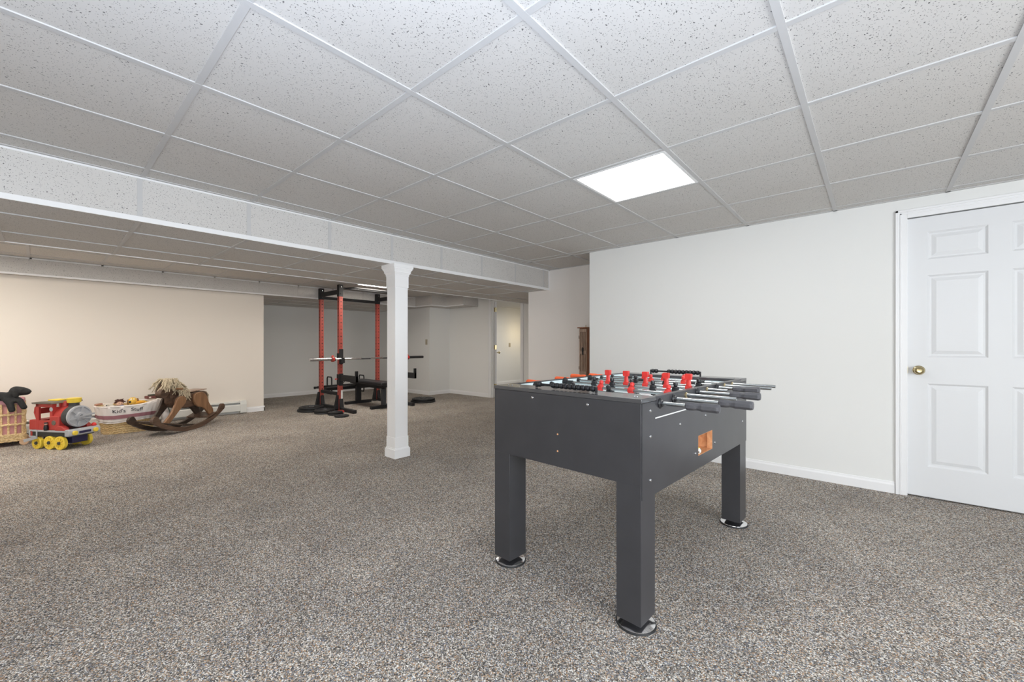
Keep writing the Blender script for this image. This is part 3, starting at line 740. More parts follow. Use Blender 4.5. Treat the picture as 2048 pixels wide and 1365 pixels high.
ct = collar((-6.49, 3.234, .019), 'red clamp collar lying on the floor at the foot of the rack'); ct.rotation_euler = (PI/2, 0, .4)

# trap bar
tb = thing('trap_bar', 'black hexagonal trap bar with two loop handles inside the rack', 'trap bar', (-7.53, 3.86, .3265))
hexp = [(-.36, 0), (-.26, -.0), (0, 0)]
pts = [(.16, -.44, 0), (.16, .44, 0), (0, .58, 0), (-.16, .44, 0), (-.16, -.44, 0), (0, -.58, 0)]
obj('hex_frame', MB().path(pts, .016, 10, closed=True), M_black, tb)
for q in (-1, 1): obj('sleeve', MB().cyl((0, q*.575, 0), (0, q*.60, 0), .022), M_black, tb)
for y in (-.32, .32):
    loop = [(.07, y, -.13), (.09, y, -.10), (.09, y, .15), (.07, y, .18), (-.07, y, .18), (-.09, y, .15), (-.09, y, -.10), (-.07, y, -.13)]
    obj('loop_handle', MB().path(loop, .012, 10, closed=True).cyl((-.16, y, 0), (.16, y, 0), .012, 10), M_black, tb)

# bench
bn = thing('weight_bench', 'flat black weight bench inside the rack behind the column', 'bench', (-6.82, 3.98, 0))
obj('seat_pad', MB().box(-.56, .56, -.14, .14, .40, .455), M_pad, bn, bevel=.018, seg=3)
obj('pad_board', MB().box(-.54, .54, -.125, .125, .385, .40), M_black, bn, smooth=False)
obj('spine', MB().box(-.5, .46, -.03, .03, .33, .385), M_black, bn, bevel=.004)
for x in (-.47, .42):
    obj('leg', MB().box(x-.035, x+.035, -.045, .045, .05, .33), M_plateface if x > 0 else M_black, bn, bevel=.004)
    obj('foot_bar', MB().box(x-.035, x+.035, -.26, .26, 0, .05), M_black, bn, bevel=.006)
obj('ladder_plate', MB().box(.465, .475, .0, .04, .08, .36), M_steel, bn, smooth=False)

# weight plates
def plate_mb(r, t):
    return MB().lathe([(.026, 0), (r-.02, 0), (r-.004, .003), (r, .009), (r, t-.009), (r-.004, t-.003), (r-.02, t), (r-.035, t-.001), (r-.042, t-.008), (.062, t-.008), (.055, t), (.026, t), (.026, 0)], 40, cap=False)
def wplate(x, y, z, r, t, label, tilt=(0, 0)):
    o = thing('weight_plate', label, 'weight plate', (x, y, z), 0, 'black weight plates on the carpet'); o.rotation_euler = (tilt[0], tilt[1], random.uniform(0, 3))
    obj('disc', plate_mb(r, t), M_rubber, o)
    obj('hub_ring', MB().lathe([(.0255, .001), (.04, t+.001), (.0255, t+.001), (.0255, .001)], 24, cap=False), M_steel, o)
    g = MB()
    for k in range(3):
        a0 = k*2*PI/3
        pp = [(math.cos(a0+q*.12)*(r*.66), math.sin(a0+q*.12)*(r*.66), t-.006) for q in range(-4, 5)]
        g.path(pp, .007, 6)
    obj('grip_rib', g, M_plateface, o)
    return o
wplate(-7.01, 2.985, 0, .21, .04, 'large black plate at the bottom of the leftmost pile')
wplate(-7.0, 2.99, .0412, .195, .036, 'large black plate on top of the leftmost pile')
wplate(-6.63, 3.04, 0, .16, .03, 'medium plate at the bottom of the second pile from the left')
wplate(-6.635, 3.035, .0312, .155, .032, 'medium plate on top of the second pile from the left')
wplate(-6.355, 3.085, 0, .118, .025, 'small bottom plate of the third pile in front of the rack')
wplate(-6.36, 3.085, .0262, .11, .022, 'small upper plate of the third pile in front of the rack')
wplate(-6.10, 3.055, 0, .105, .027, 'smallest plate, lying alone at the right end of the row of plates')
wplate(-6.53, 4.92, .0362, .22, .036, 'upper large plate on the floor right of the column')
wplate(-6.52, 4.90, 0, .235, .035, 'lower large plate on the floor right of the column')
rp = MB().path([(-7.24+math.cos(a)*.05, 3.235+math.sin(a)*.055, .009+.05*(1+math.cos(a))*.5) for a in [k*PI/10 for k in range(20)]], .008, 8, closed=True)
tag(obj('cable_loop', rp, M_rubber), 'small black cable loop on the floor between the rack posts', 'cable')

# ------------------------------------------------------------------ rocking horse
M_hw = wood('horse_wood', lin(72,54,43), lin(106,81,64), 5, .5, 0)
M_hwl = wood('horse_leg_wood', lin(116,84,58), lin(150,112,80), 5, .5, 2)
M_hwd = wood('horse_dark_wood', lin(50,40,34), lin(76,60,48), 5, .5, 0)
M_yarn = mat('yarn', lin(190,176,150), .95, noise=.35, nscale=60)
hz = math.atan2(-.759, .651)
hr = thing('rocking_horse', 'brown wooden rocking horse with shaggy yarn mane on curved rockers', 'rocking horse', (-6.725, 1.205, 0), hz)
# local x = forward, y = left side (away from camera is +y? heading rotated), z up
side = -1  # visible flank is local -y ... decided below
def rot_n(): return Vector((math.cos(hz+PI/2), math.sin(hz+PI/2)))
vis = 1 if rot_n().x > 0 else -1     # flank that faces the room
def rail(y, m):
    R = 1.0; pts_t = []; pts_b = []
    n = 26
    for k in range(n+1):
        s = -.56+1.12*k/n
        zb = R-math.sqrt(max(0, R*R-s*s)); 
        th = .052
        pts_b.append((s, zb)); pts_t.append((s-.04*s*0, zb+th))
    # curled ends
    def curl(sgn):
        e = (sgn*.56, R-math.sqrt(R*R-.56**2)); c = (e[0]-sgn*.01, e[1]+.045); out = []
        for k in range(9):
            a = -PI/2+sgn*0+ (PI*1.15)*k/8
            out.append((c[0]+sgn*math.cos(a)*.046, c[1]+math.sin(a)*.046))
        return out
    poly = pts_b+curl(1)+[p for p in pts_t[::-1] if abs(p[0]) < .5]+curl(-1)[::-1]
    return obj('rocker', MB().prism(poly, y-.016, y+.016), m, hr, smooth=False, bevel=.003)
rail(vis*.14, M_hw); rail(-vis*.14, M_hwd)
obj('foot_board', MB().prism([(.16, .085), (.42, .15), (.42, .165), (.16, .1)], -.155, .155), M_hwd, hr, smooth=False, bevel=.003)
obj('foot_board', MB().prism([(-.43, .15), (-.28, .105), (-.28, .12), (-.43, .165)], -.155, .155), M_hw, hr, smooth=False, bevel=.003)
obj('cross_dowel', MB().cyl((.5, -.15, .19), (.5, .15, .19), .012, 10).cyl((-.1, -.15, .045), (-.1, .15, .045), .012, 10), M_hwd, hr)
def smooth_poly(pts, it=2):
    for _ in range(it):
        q = []
        for i in range(len(pts)):
            a = pts[i]; b = pts[(i+1) % len(pts)]
            q += [(a[0]*.75+b[0]*.25, a[1]*.75+b[1]*.25), (a[0]*.25+b[0]*.75, a[1]*.25+b[1]*.75)]
        pts = q
    return pts
body = smooth_poly([(.17, .33), (.19, .42), (.10, .47), (-.05, .465), (-.2, .475), (-.33, .47), (-.38, .41), (-.36, .33), (-.25, .295), (-.05, .28), (.08, .285)])
obj('body', MB().prism(body, -.075, .075), M_hw, hr, bevel=.012, seg=3)
head = smooth_poly([(.02, .46), (.06, .56), (.12, .635), (.19, .66), (.25, .645), (.30, .58), (.345, .53), (.35, .48), (.32, .445), (.265, .445), (.235, .49), (.215, .51), (.215, .44), (.22, .37), (.16, .32), (.06, .38)])
obj('head', MB().prism(head, -.038, .038), M_hw, hr, bevel=.012, seg=3)
fleg = smooth_poly([(.06, .44), (.13, .455), (.19, .42), (.21, .36), (.26, .27), (.33, .20), (.385, .155), (.35, .12), (.295, .135), (.23, .20), (.13, .29), (.05, .35), (.04, .40)])
rleg = smooth_poly([(-.08, .42), (-.12, .46), (-.22, .47), (-.30, .43), (-.33, .36), (-.36, .29), (-.43, .22), (-.44, .14), (-.375, .12), (-.33, .17), (-.26, .25), (-.16, .27), (-.09, .33)])
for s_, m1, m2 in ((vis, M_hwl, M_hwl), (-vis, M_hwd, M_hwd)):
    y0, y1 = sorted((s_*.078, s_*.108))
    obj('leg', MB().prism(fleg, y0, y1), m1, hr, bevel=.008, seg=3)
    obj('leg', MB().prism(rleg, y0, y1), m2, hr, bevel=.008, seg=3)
obj('saddle', MB().prism(smooth_poly([(.06, .475), (-.34, .485), (-.35, .50), (-.2, .495), (.05, .495)], 1), -.085, .085), M_oakl, hr, bevel=.004)
obj('handle_dowel', MB().cyl((.16, -.15, .545), (.16, .15, .545), .012, 10), M_hwl, hr)
obj('eye', MB().ball((.245, vis*.043, .575), (.012, .006, .012)).ball((.245, -vis*.043, .575), (.012, .006, .012)), M_blackp, hr)
ya_ = MB(); rnd = random.Random(7)
for k in range(250):
    t = rnd.random()
    bxp = .255-.25*t; bz_ = .655-.0*t - (.165*max(0, t-.35)/.65)
    sgn = vis if rnd.random() < .62 else -vis
    p0 = Vector((bxp+rnd.uniform(-.015, .015), rnd.uniform(-.02, .02), bz_+rnd.uniform(0, .012)))
    ln = rnd.uniform(.06, .15); fw = rnd.uniform(-.05, .05)+(.07 if t < .25 else -.015)
    p1 = p0+Vector((fw*.35, sgn*.045, .012)); p2 = p0+Vector((fw*.8+rnd.uniform(-.02, .02), sgn*rnd.uniform(.05, .085), -ln*.5)); p3 = p0+Vector((fw+rnd.uniform(-.04, .04), sgn*rnd.uniform(.045, .10), -ln))
    ya_.path([p0, p1, p2, p3], [.007, .008, .007, .004], 5)
mn = obj('mane', ya_, M_yarn, hr); mn['kind'] = 'stuff'
ya_ = MB()
for k in range(40):
    p0 = Vector((-.37, rnd.uniform(-.015, .015), .46)); dy = rnd.uniform(-.03, .03); ln = rnd.uniform(.12, .2)
    ya_.path([p0, p0+Vector((-.03, dy*.5, -.01)), p0+Vector((-.045+rnd.uniform(-.02, .01), dy, -ln*.5)), p0+Vector((-.04+rnd.uniform(-.03, .02), dy*1.3, -ln))], [.005, .006, .006, .003], 5)
mn = obj('tail', ya_, M_yarn, hr); mn['kind'] = 'stuff'

# ------------------------------------------------------------------ oval wicker basket
def cell_wicker(name, c1, c2, s=70):
    m, nt, N, L, B = nm(name)
    tc = N.new('ShaderNodeTexCoord'); t = N.new('ShaderNodeTexNoise'); t.inputs['Scale'].default_value = s
    L.new(tc.outputs['Object'], t.inputs['Vector'])
    r = N.new('ShaderNodeValToRGB'); r.color_ramp.elements[0].color = c1; r.color_ramp.elements[1].color = c2
    r.color_ramp.elements[0].position = .35; r.color_ramp.elements[1].position = .65
    L.new(t.outputs['Fac'], r.inputs['Fac']); L.new(r.outputs['Color'], B.inputs['Base Color']); B.inputs['Roughness'].default_value = .6
    return m
M_wick = cell_wicker('wicker', lin(196,164,112), lin(232,208,160))
def oval(a, t): return (a[0]*math.cos(t), a[1]*math.sin(t))
def superoval(a, b, t, e=.8):
    c, s = math.cos(t), math.sin(t)
    return (a*math.copysign(abs(c)**e, c), b*math.copysign(abs(s)**e, s))
bk = thing('toy_basket', 'oval wicker basket with white lettered cloth liner, full of toys', 'basket', (-7.13, .735, 0))
BA = lambda z: (.165+.055*z/.35, .235+.06*z/.35)     # half sizes x, y at height z
wk = MB(); N_ = 72; rows = 30
for j in range(rows):
    z = .006+j*.0115; a, b = BA(z)
    pts_ = []
    for k in range(N_):
        t = 2*PI*k/N_; o_ = .0035*(1 if (k//2+j) % 2 else -1)
        x, y = superoval(a+o_, b+o_, t); pts_.append((x, y, z))
    wk.path(pts_, .006, 5, closed=True)
wo = obj('woven_side', wk, M_wick, bk); wo['kind'] = 'stuff'
obj('basket_base', MB().add([(*superoval(.165, .235, 2*PI*k/40), .004) for k in range(40)], [tuple(range(40))]), M_wick, bk, recalc=False)
def rim_z(t):     # liner rises towards the right-hand end (+y)
    y = math.sin(t)
    return .34+.055*max(0, y)**1.5+.03*max(0, -y)**2*0
def liner(z_of, off, n=96, rows=None, m=None, name='', fold=.004, th=None):
    mb = MB(); R = rows or 6; vs = []; fs = []
    for i in range(R):
        for k in range(n):
            t = 2*PI*k/n; z = z_of(t, i/(R-1)); a, b = BA(min(z, .36))
            w_ = fold*math.sin(t*17+z*14)+fold*.7*math.sin(t*29-z*20)
            x, y = superoval(a+off+w_, b+off+w_, t); vs.append((x, y, z))
    for i in range(R-1):
        for k in range(n): l = (k+1) % n; fs.append((i*n+k, i*n+l, (i+1)*n+l, (i+1)*n+k))
    mb.add(vs, fs); return mb
M_cloth = mat('white_cloth', lin(236,230,224), .9, bump=.2, bscale=300)
M_mauve = mat('mauve_band', lin(160,112,118), .9, bump=.2, bscale=300)
def zl(t, f): top = rim_z(t); bot = .155+.012*math.sin(t*3); return bot+(top-bot)*f
o = obj('cloth_liner', liner(zl, .014, 120, 12, fold=.003), M_cloth, bk)
sm_ = o.modifiers.new('solid', 'SOLIDIFY'); sm_.thickness = .004
obj('mauve_band', liner(lambda t, f: .195+.045*f+.006*math.sin(t*3), .0185, 120, 4, fold=.003), M_mauve, bk)
def rimroll():
    pts_ = []
    for k in range(72):
        t = 2*PI*k/72; x, y = superoval(BA(.35)[0]+.006, BA(.35)[1]+.006, t); pts_.append((x, y, rim_z(t)+.002))
    return MB().path(pts_, .011, 8, closed=True)
obj('rolled_rim', rimroll(), M_cloth, bk)
obj('lace_hem', liner(lambda t, f: .148+.014*f+.012*math.sin(t*3), .021, 160, 3, fold=.005), M_cloth, bk)
obj('toy_bed', MB().add([(*superoval(.2, .27, 2*PI*k/40), .285) for k in range(40)], [tuple(range(40))]), M_cloth, bk, recalc=False)
# lettering wrapped on the cloth
def text_mesh(body, size, ex=.0008, shear=0):
    cu = bpy.data.curves.new('lettering', 'FONT'); cu.body = body; cu.size = size; cu.extrude = ex; cu.shear = shear; cu.offset = .0004
    cu.resolution_u = 3
    to = bpy.data.objects.new('tmp', cu); C.objects.link(to)
    dg = bpy.context.evaluated_depsgraph_get(); me = bpy.data.meshes.new_from_object(to.evaluated_get(dg))
    C.objects.unlink(to); bpy.data.objects.remove(to)
    return me
for word, s0, sz, zc in (("Kid's", -.165, .062, .268), ("Stuff", .005, .062, .275)):
    me = text_mesh(word, sz)
    # arc-length table along the room-facing side
    tab = []; s = 0; prev = None
    for k in range(-200, 201):
        t = k/200*1.45; q = Vector(superoval(BA(.3)[0]+.0175, BA(.3)[1]+.0175, t))
        if prev is not None: s += (q-prev).length
        tab.append([s, q]); prev = q
    mid_s = tab[200][0]
    import bisect
    keys = [e[0]-mid_s for e in tab]
    for v in me.vertices:
        sx = s0+v.co.x*1.02; i = min(max(1, bisect.bisect(keys, sx)), len(tab)-1)
        q0, q1 = tab[i-1][1], tab[i][1]; f = (sx-keys[i-1])/(keys[i]-keys[i-1]); q = q0.lerp(q1, f)
        tn = (q1-q0).normalized(); nn = Vector((tn.y, -tn.x)); z = zc+v.co.y*.95+.004*math.sin(sx*60)
        sc_ = (BA(z)[0]-BA(.3)[0]); w_ = v.co.z+.003
        v.co = (q.x+nn.x*(w_+sc_), q.y+nn.y*(w_+sc_), z)
    me.materials.append(mat('ink_'+word[:3], lin(40,34,38), .8))
    lo = bpy.data.objects.new('lettering', me); C.objects.link(lo); lo.parent = bk

# toys in the basket
def blob(name, parts, m, parent=None, vox=.008, smooth_it=6):
    mb = MB()
    for c, r in parts: mb.ball(c, r, 16, 10)
    o = obj(name, mb, m, parent)
    r = o.modifiers.new('r', 'REMESH'); r.mode = 'VOXEL'; r.voxel_size = vox; r.use_smooth_shade = True
    s = o.modifiers.new('s', 'SMOOTH'); s.iterations = smooth_it; s.factor = .5
    return o
M_fur_y = mat('yellow_plush', lin(232,190,84), .95, noise=.15, nscale=40, bump=.4, bscale=250)
M_skin = mat('doll_cloth', lin(226,184,158), .9)
M_hair = mat('doll_hair', lin(86,52,44), .95)
M_blue = mat('doll_blue', lin(56,70,110), .9, noise=.4, nscale=30)
M_white = mat('white_plush', lin(222,216,202), .95, bump=.4, bscale=200)
bx0, by0 = -7.13, .735
d = thing('plush_dog', 'yellow plush dog with black nose lying in the basket', 'stuffed animal', (bx0+.03, by0+.045, .335))
blob('body', [((-.03, .06, .0), .05), ((-.02, .1, 0), .045), ((0, .0, .05), .045), ((.03, -.02, .035), .03), ((.045, -.03, .03), .02)], M_fur_y, d)
obj('nose', MB().ball((.062, -.036, .042), .014), M_blackp, d)
obj('ear', MB().ball((.005, .045, .045), (.016, .012, .035)).ball((-.01, -.045, .035), (.014, .01, .035)), mat('tan_plush', lin(150,104,60), .95), d)
obj('eye', MB().ball((.034, -.02, .07), (.007, .009, .012)).ball((.034, .006, .07), (.007, .009, .012)), mat('eye_white', lin(240,240,236), .4), d)
obj('paw', MB().ball((.04, .07, .03), (.03, .045, .016)), mat('orange_plush', lin(236,170,60), .95), d)
d = thing('rag_doll', 'rag doll with dark brown yarn hair and blue clothes in the basket', 'doll', (bx0+.05, by0-.08, .325))
blob('head', [((0, 0, .035), .036)], M_skin, d, .006)
hm = MB(); 
for k in range(90):
    a = rnd.uniform(0, 2*PI); e = rnd.uniform(.35, 1.5)
    q = Vector((math.cos(a)*math.cos(e)*.04, math.sin(a)*math.cos(e)*.04, .035+math.sin(e)*.04))
    if q.x > .022 and q.z < .06: continue
    q2 = q+Vector((rnd.uniform(-.015, .015), math.copysign(rnd.uniform(.0, .03), q.y), rnd.uniform(-.02, .022)))
    hm.path([q, (q+q2)/2+Vector((0, 0, .006)), q2], .0035, 5)
hm_ = obj('hair', hm, M_hair, d); hm_['kind'] = 'stuff'
blob('dress', [((.03, .02, -.01), .035), ((.02, -.04, -.01), .03), ((.05, .07, -.01), .028), ((.0, .0, -.03), .05)], M_blue, d)
obj('eye', MB().ball((.033, -.01, .045), .004).ball((.033, .012, .045), .004), M_blackp, d)
d = thing('plush_lamb', 'small white fluffy toy at the left end of the basket', 'stuffed animal', (bx0+.02, by0-.19, .32))
blob('body', [((0, 0, .01), .04), ((.02, .04, .0), .035), ((-.02, .03, .012), .034), ((.035, -.01, .028), .024)], M_white, d)
obj('nose', MB().ball((.058, -.012, .032), .006), M_blackp, d)
d = obj('wooden_block', MB().box(-.02, .02, -.035, .035, 0, .022), mat('pinkish_wood', lin(178,130,106), .6), None, bevel=.006)
tag(d, 'small pinkish wooden toy on the left rim of the basket', 'toy'); d.location = (bx0-.02, by0-.265, .352); d.rotation_euler = (.1, 0, .4)
d = thing('toy_vehicle', 'small maroon and green toy at the right end of the basket', 'toy', (bx0-.04, by0+.235, .39), .3)
obj('body', MB().box(-.04, .04, -.06, .06, 0, .035), mat('maroon', lin(112,66,62), .6), d, bevel=.006)
obj('cabin', MB().box(-.03, .03, -.03, .04, .035, .052), mat('toy_green', lin(70,74,58), .6), d, bevel=.006)
obj('stripe', MB().box(-.041, .041, -.045, -.02, .008, .028), M_white, d, bevel=.002)
# tall paper sheet standing behind, clipped to the basket end
pc = obj('paper_card', MB().box(-.002, .002, -.04, .04, 0, .105), mat('cream_card', lin(224,212,190), .8), None, smooth=False)
tag(pc, 'cream paper card sticking up behind the horse head', 'card'); pc.location = (-7.24, 1.075, .385); pc.rotation_euler = (0, -.08, 0)
bg = thing('toy_bag', 'white cloth bundle hanging off the right end of the basket', 'cloth bag', (-7.13, 1.115, 0))
blob('cloth', [((0, 0, .34), (.07, .05, .045)), ((.02, .02, .26), (.06, .05, .07)), ((0, 0, .15), (.06, .055, .08)), ((0, 0, .06), (.065, .055, .06))], M_cloth, bg, .01)
obj('strap', MB().path([(.07, -.02, .36), (.085, .0, .3), (.08, .03, .2), (.07, .03, .14)], .007, 6), mat('grey_strap', lin(96,104,98), .8), bg)

# ------------------------------------------------------------------ ride-on train
th_ = math.atan2(.545, .839)
tr = thing('toy_train', 'red ride on toy train with grey boiler face and yellow wheels', 'toy train', (-6.53, .17, 0), th_)
M_tr = mat('train_red', lin(178,60,54), .45); M_tg = mat('train_grey', lin(172,174,178), .35); M_td = mat('train_dark', lin(58,60,60), .5)
M_ty = mat('train_yellow', lin(238,208,74), .38); M_roof = mat('train_roof', lin(104,98,88), .5); M_navy = mat('train_navy', lin(38,36,72), .5)
L2, W2 = .25, .135
obj('chassis', MB().box(-L2, L2-.03, -W2+.02, W2-.02, .13, .185), M_td, tr, bevel=.004)
obj('running_board', MB().box(-L2+.02, L2-.04, -W2, W2, .182, .2), M_tg, tr, bevel=.004)
obj('axle_box', MB().box(-.18, .2, -.07, .07, .06, .13), M_navy, tr, bevel=.004)
bp = MB().prism([(L2-.045, .145), (L2, .145), (L2+.012, .155), (L2+.012, .195), (L2, .212), (L2-.045, .212)], -W2-.01, W2+.01)
bo = obj('bumper', bp, M_tg, tr, bevel=.003)
obj('nameplate', MB().box(L2+.012, L2+.0145, -.055, .055, .163, .188), M_navy, bo, bevel=.002)
for y in (-.095, .095):
    obj('lamp', MB().lathe([(.024, 0), (.024, .012), (.018, .018), (.005, .018)], 20, Matrix.Translation((L2+.012, y, .176)) @ RY), M_ty, bo)
def wheel(x, y, r, s):
    wl = obj('wheel', MB().lathe([(.018, -.012), (r-.018, -.012), (r-.014, -.016), (r, -.014), (r, .014), (r-.014, .016), (r-.018, .012), (.018, .012)], 32, Matrix.Translation((x, y, r)) @ Matrix.Rotation(PI/2, 4, 'X')), M_ty, tr)
    sp = MB()
    for k in range(10):
        a = 2*PI*k/10
        sp.beam((x+math.cos(a)*.02, y+s*.014, r+math.sin(a)*.02), (x+math.cos(a)*(r-.014), y+s*.014, r+math.sin(a)*(r-.014)), .007, .008, up=(0, 1, 0))
    obj('spoke', sp, M_ty, wl, smooth=False)
    obj('hub', MB().lathe([(.017, 0), (.017, .01), (.012, .014)], 16, Matrix.Translation((x, y+s*.012, r)) @ Matrix.Rotation(-s*PI/2, 4, 'X')), M_td, wl)
for s in (-1, 1):
    for x in (-.175, -.015, .115): wheel(x, s*.115, .07 if x > -.1 else .062, s)
# boiler
RYb = lambda x, z: Matrix.Translation((x, 0, z)) @ RY
obj('boiler', MB().lathe([(.108, -.06), (.11, .05), (.1, .055)], 32, RYb(.06, .335)), M_tr, tr)
obj('boiler_band', MB().lathe([(.114, 0), (.116, .01), (.116, .06), (.108, .068)], 32, RYb(.11, .335)), M_td, tr)
face = obj('boiler_face', MB().lathe([(.113, 0), (.115, .008), (.112, .022), (.1, .026), (.094, .018), (.05, .018), (.044, .034), (.038, .04), (.01, .041)], 36, RYb(.176, .335)), M_tg, tr)
for k in range(6):
    a = 2*PI*k/6+.3; fs_ = MB().beam((.200, math.cos(a)*.045, .335+math.sin(a)*.045), (.200, math.cos(a)*.1, .335+math.sin(a)*.1), .018, .012, up=(1, 0, 0)); obj('face_rib', fs_, M_tg, face, smooth=False)

obj('face_bolt', MB().lathe([(.018, 0), (.018, .006), (.01, .008)], 6, RYb(.216, .335)), M_td, face)
obj('clamp_arm', MB().beam((.222, -.02, .335), (.222, .115, .35), .014, .02, up=(1, 0, 0)).beam((.222, -.02, .33), (.222, .11, .30), .012, .014, up=(1, 0, 0)), M_tg, face, smooth=False)
obj('smokestack', MB().lathe([(.048, 0), (.042, .01), (.042, .05)], 24, Matrix.Translation((.12, 0, .44))), M_td, tr)
obj('stack_cap', MB().lathe([(.044, 0), (.054, .004), (.058, .03), (.060, .05), (.05, .052), (.02, .045)], 24, Matrix.Translation((.12, 0, .478))), M_ty, tr)
obj('steam_dome', MB().lathe([(.034, 0), (.034, .05), (.028, .062), (.01, .066)], 20, Matrix.Translation((.02, -.01, .43))), M_tr, tr)
obj('bell', MB().lathe([(.026, 0), (.024, .04), (.012, .05)], 16, Matrix.Translation((-.01, -.07, .44))), M_white, tr)
# cab
cb_ = MB().box(-.02, .012, -.12, .12, .2, .475)
cb_.box(-.2, -.16, -.12, -.10, .2, .475).box(-.2, -.16, .10, .12, .2, .475).box(-.16, -.02, -.12, -.10, .2, .30).box(-.16, -.02, .10, .12, .2, .30).box(-.2, -.02, -.12, -.10, .44, .475).box(-.2, -.02, .10, .12, .44, .475)
obj('cab', cb_, M_tr, tr, smooth=False, bevel=.003)
obj('side_tank', MB().box(-.02, .10, -.125, -.06, .2, .35).box(-.02, .10, .06, .125, .2, .35), M_tr, tr, bevel=.01, seg=3)
obj('tank_badge', MB().lathe([(.026, 0), (.024, .004)], 20, Matrix.Translation((.04, -.125, .28)) @ RXn), M_roof, tr)
obj('round_window', MB().lathe([(.022, 0), (.02, .003)], 20, Matrix.Translation((-.0, -.12, .42)) @ RXn).lathe([(.016, 0), (.016, .004)], 20, Matrix.Translation((-.0, -.1205, .42)) @ RXn), M_tg, tr)
obj('roof', MB().prism([(-.22, .475), (-.23, .49), (-.1, .502), (.03, .498), (.04, .478)], -.14, .14), M_roof, tr, bevel=.004)
obj('roof_grille', MB().box(-.15, -.03, -.05, .05, .5, .512), M_ty, tr, bevel=.003)
obj('seat', MB().prism([(-.30, .105), (-.30, .30), (-.27, .305), (-.18, .30), (-.18, .201), (-.255, .201), (-.255, .105)], -.11, .11), M_tr, tr, bevel=.006)
obj('backrest', MB().path([(-.2, -.1, .3), (-.235, -.1, .38), (-.225, -.1, .43), (-.2, -.1, .45)], .012, 8).path([(-.2, .1, .3), (-.235, .1, .38), (-.225, .1, .43), (-.2, .1, .45)], .012, 8).box(-.24, -.225, -.1, .1, .36, .42), M_tr, tr)
obj('fender', MB().prism([(.06, .2), (.07, .235), (.10, .25), (.14, .245), (.17, .225), (.18, .2)], -.13, -.08).prism([(.06, .2), (.07, .235), (.10, .25), (.14, .245), (.17, .225), (.18, .2)], .08, .13), M_tr, tr, bevel=.004)
fr = MB().box(-.255, -.15, -.142, -.135, .19, .205).box(-.255, -.15, -.142, -.135, .125, .14).box(-.255, -.24, -.142, -.135, .14, .19).box(-.165, -.15, -.142, -.135, .14, .19)
obj('step_frame', fr, M_tg, tr, bevel=.003)
obj('step_bar', MB().beam((-.30, -.15, .085), (-.14, -.15, .13), .012, .03), M_tg, tr, smooth=False)
obj('red_lamp', MB().ball((.21, .12, .225), .022), M_redp, tr)
dv = thing('toy_driver', 'tiny dark figure sitting in the side opening of the toy train', 'toy figure', tuple(Vector((-6.53, .17, 0))+Matrix.Rotation(th_, 3, 'Z') @ Vector((-.045, -.1345, .2015))), th_)
obj('body', MB().lathe([(.016, 0), (.02, .02), (.016, .05), (.008, .056)], 14), M_blackp, dv)
obj('head', MB().ball((0, 0, .068), .013), M_skin, dv)
obj('cap', MB().lathe([(.015, .072), (.014, .082), (.004, .084)], 14), M_blackp, dv)

# ------------------------------------------------------------------ wicker hamper and black plush dog
hp = thing('wicker_hamper', 'tall wicker hamper with pink cloth liner at the left edge', 'hamper', (-7.15, -.33, 0))
HA, HB, HH = .17, .205, .46
M_pink = mat('pink_cloth', lin(208,152,148), .9, noise=.15, nscale=10, bump=.2, bscale=200)
M_pink2 = mat('rose_cuff', lin(190,138,146), .9, noise=.12, nscale=10, bump=.2, bscale=200)
obj('pink_liner', MB().box(-HA+.008, HA-.008, -HB+.008, HB-.008, .06, HH+.03), M_pink, hp, bevel=.03, seg=4)
cf = obj('liner_cuff', MB().box(-HA-.004, HA+.004, -HB-.004, HB+.004, HH-.02, HH+.045), M_pink2, hp, bevel=.02, seg=4)
def perim(a, b, n):
    out = []; P_ = 2*(2*a+2*b)
    for k in range(n):
        s = P_*k/n
        if s < 2*b: out.append((a, -b+s))
        elif s < 2*b+2*a: out.append((a-(s-2*b), b))
        elif s < 4*b+2*a: out.append((-a, b-(s-2*b-2*a)))
        else: out.append((-a+(s-4*b-2*a), -b))
    return out
sk = MB()
for x, y in perim(HA, HB, 30): sk.path([(x, y, .05), (x, y, HH)], [.009, .009], 6)
so = obj('stake', sk, M_wick, hp); so['kind'] = 'stuff'
bd = MB()
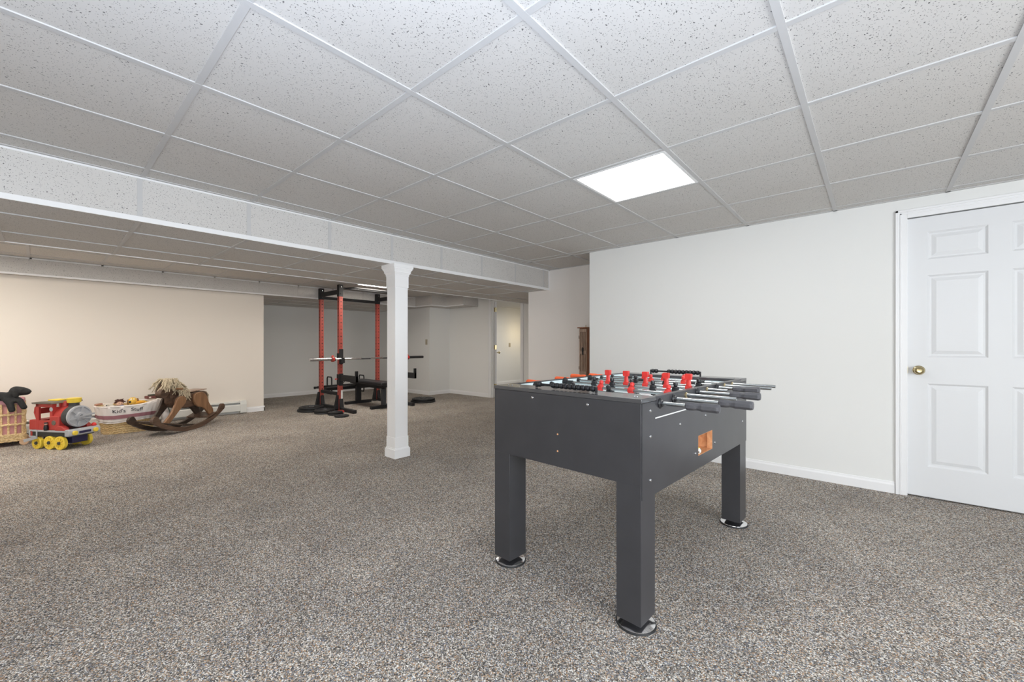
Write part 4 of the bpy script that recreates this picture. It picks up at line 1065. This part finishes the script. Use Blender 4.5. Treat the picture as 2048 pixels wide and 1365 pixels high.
for z in list([.055+.012*k for k in range(7)])+[.230, .239, .338, .347]:
    pp = perim(HA+.007, HB+.007, 60)
    bd.path([(x*(1+.012*(1 if (k+int(z*1000)//10) % 2 else -1)), y*(1+.012*(1 if (k+int(z*1000)//10) % 2 else -1)), z+.003*(1 if k % 2 else -1)) for k, (x, y) in enumerate(pp)], .0065, 5, closed=True)
so = obj('woven_band', bd, M_wick, hp); so['kind'] = 'stuff'
M_foot = wood('bun_foot', lin(196,160,124), lin(220,186,150), 6, .5, 0)
for x in (-HA+.03, HA-.0):
    for y in (-HB+.03, HB-.0): obj('wheel', MB().lathe([(.018, -.016), (.034, -.013), (.036, 0), (.034, .013), (.018, .016), (.008, .011)], 24, Matrix.Translation((x, y, .036)) @ Matrix.Rotation(PI/2, 4, 'Y')), M_foot, hp)

M_fur = mat('black_plush', lin(44,44,44), .95, noise=.25, nscale=30, bump=.6, bscale=260)
pd = thing('plush_puppy', 'black plush puppy draped over the corner of the wicker hamper', 'stuffed animal', (-6.995, -.24, .505))
def chain(pts, n=6):
    out = []
    for (p0, r0), (p1, r1) in zip(pts[:-1], pts[1:]):
        for k in range(n):
            f = k/n; out.append((tuple(Vector(p0).lerp(Vector(p1), f)), r0*(1-f)+r1*f))
    out.append(pts[-1]); return out
pp = chain([((-.05, -.26, .03), .05), ((-.03, -.16, .04), .048), ((.0, -.05, .042), .046), ((.02, .02, .03), .048)])
pp += chain([((.02, .02, .04), .045), ((.03, .045, .07), .044), ((.035, .06, .092), .052)])
pp += chain([((.035, .06, .092), .052), ((.038, .10, .088), .046), ((.040, .132, .080), .036)])
pp += chain([((.03, .0, .01), .04), ((.062, .015, -.03), .030), ((.072, .03, -.105), .026)])
pp += chain([((.03, .04, .01), .04), ((.065, .085, -.01), .028), ((.075, .115, -.085), .026)])
blob('body', pp, M_fur, pd, .006, 3)
obj('ear', MB().ball((.082, .055, .065), (.012, .022, .042)), M_fur, pd)
obj('eye', MB().ball((.080, .095, .105), .006), M_blackp, pd)
obj('nose', MB().ball((.048, .164, .082), (.011, .007, .009)), M_blackp, pd)
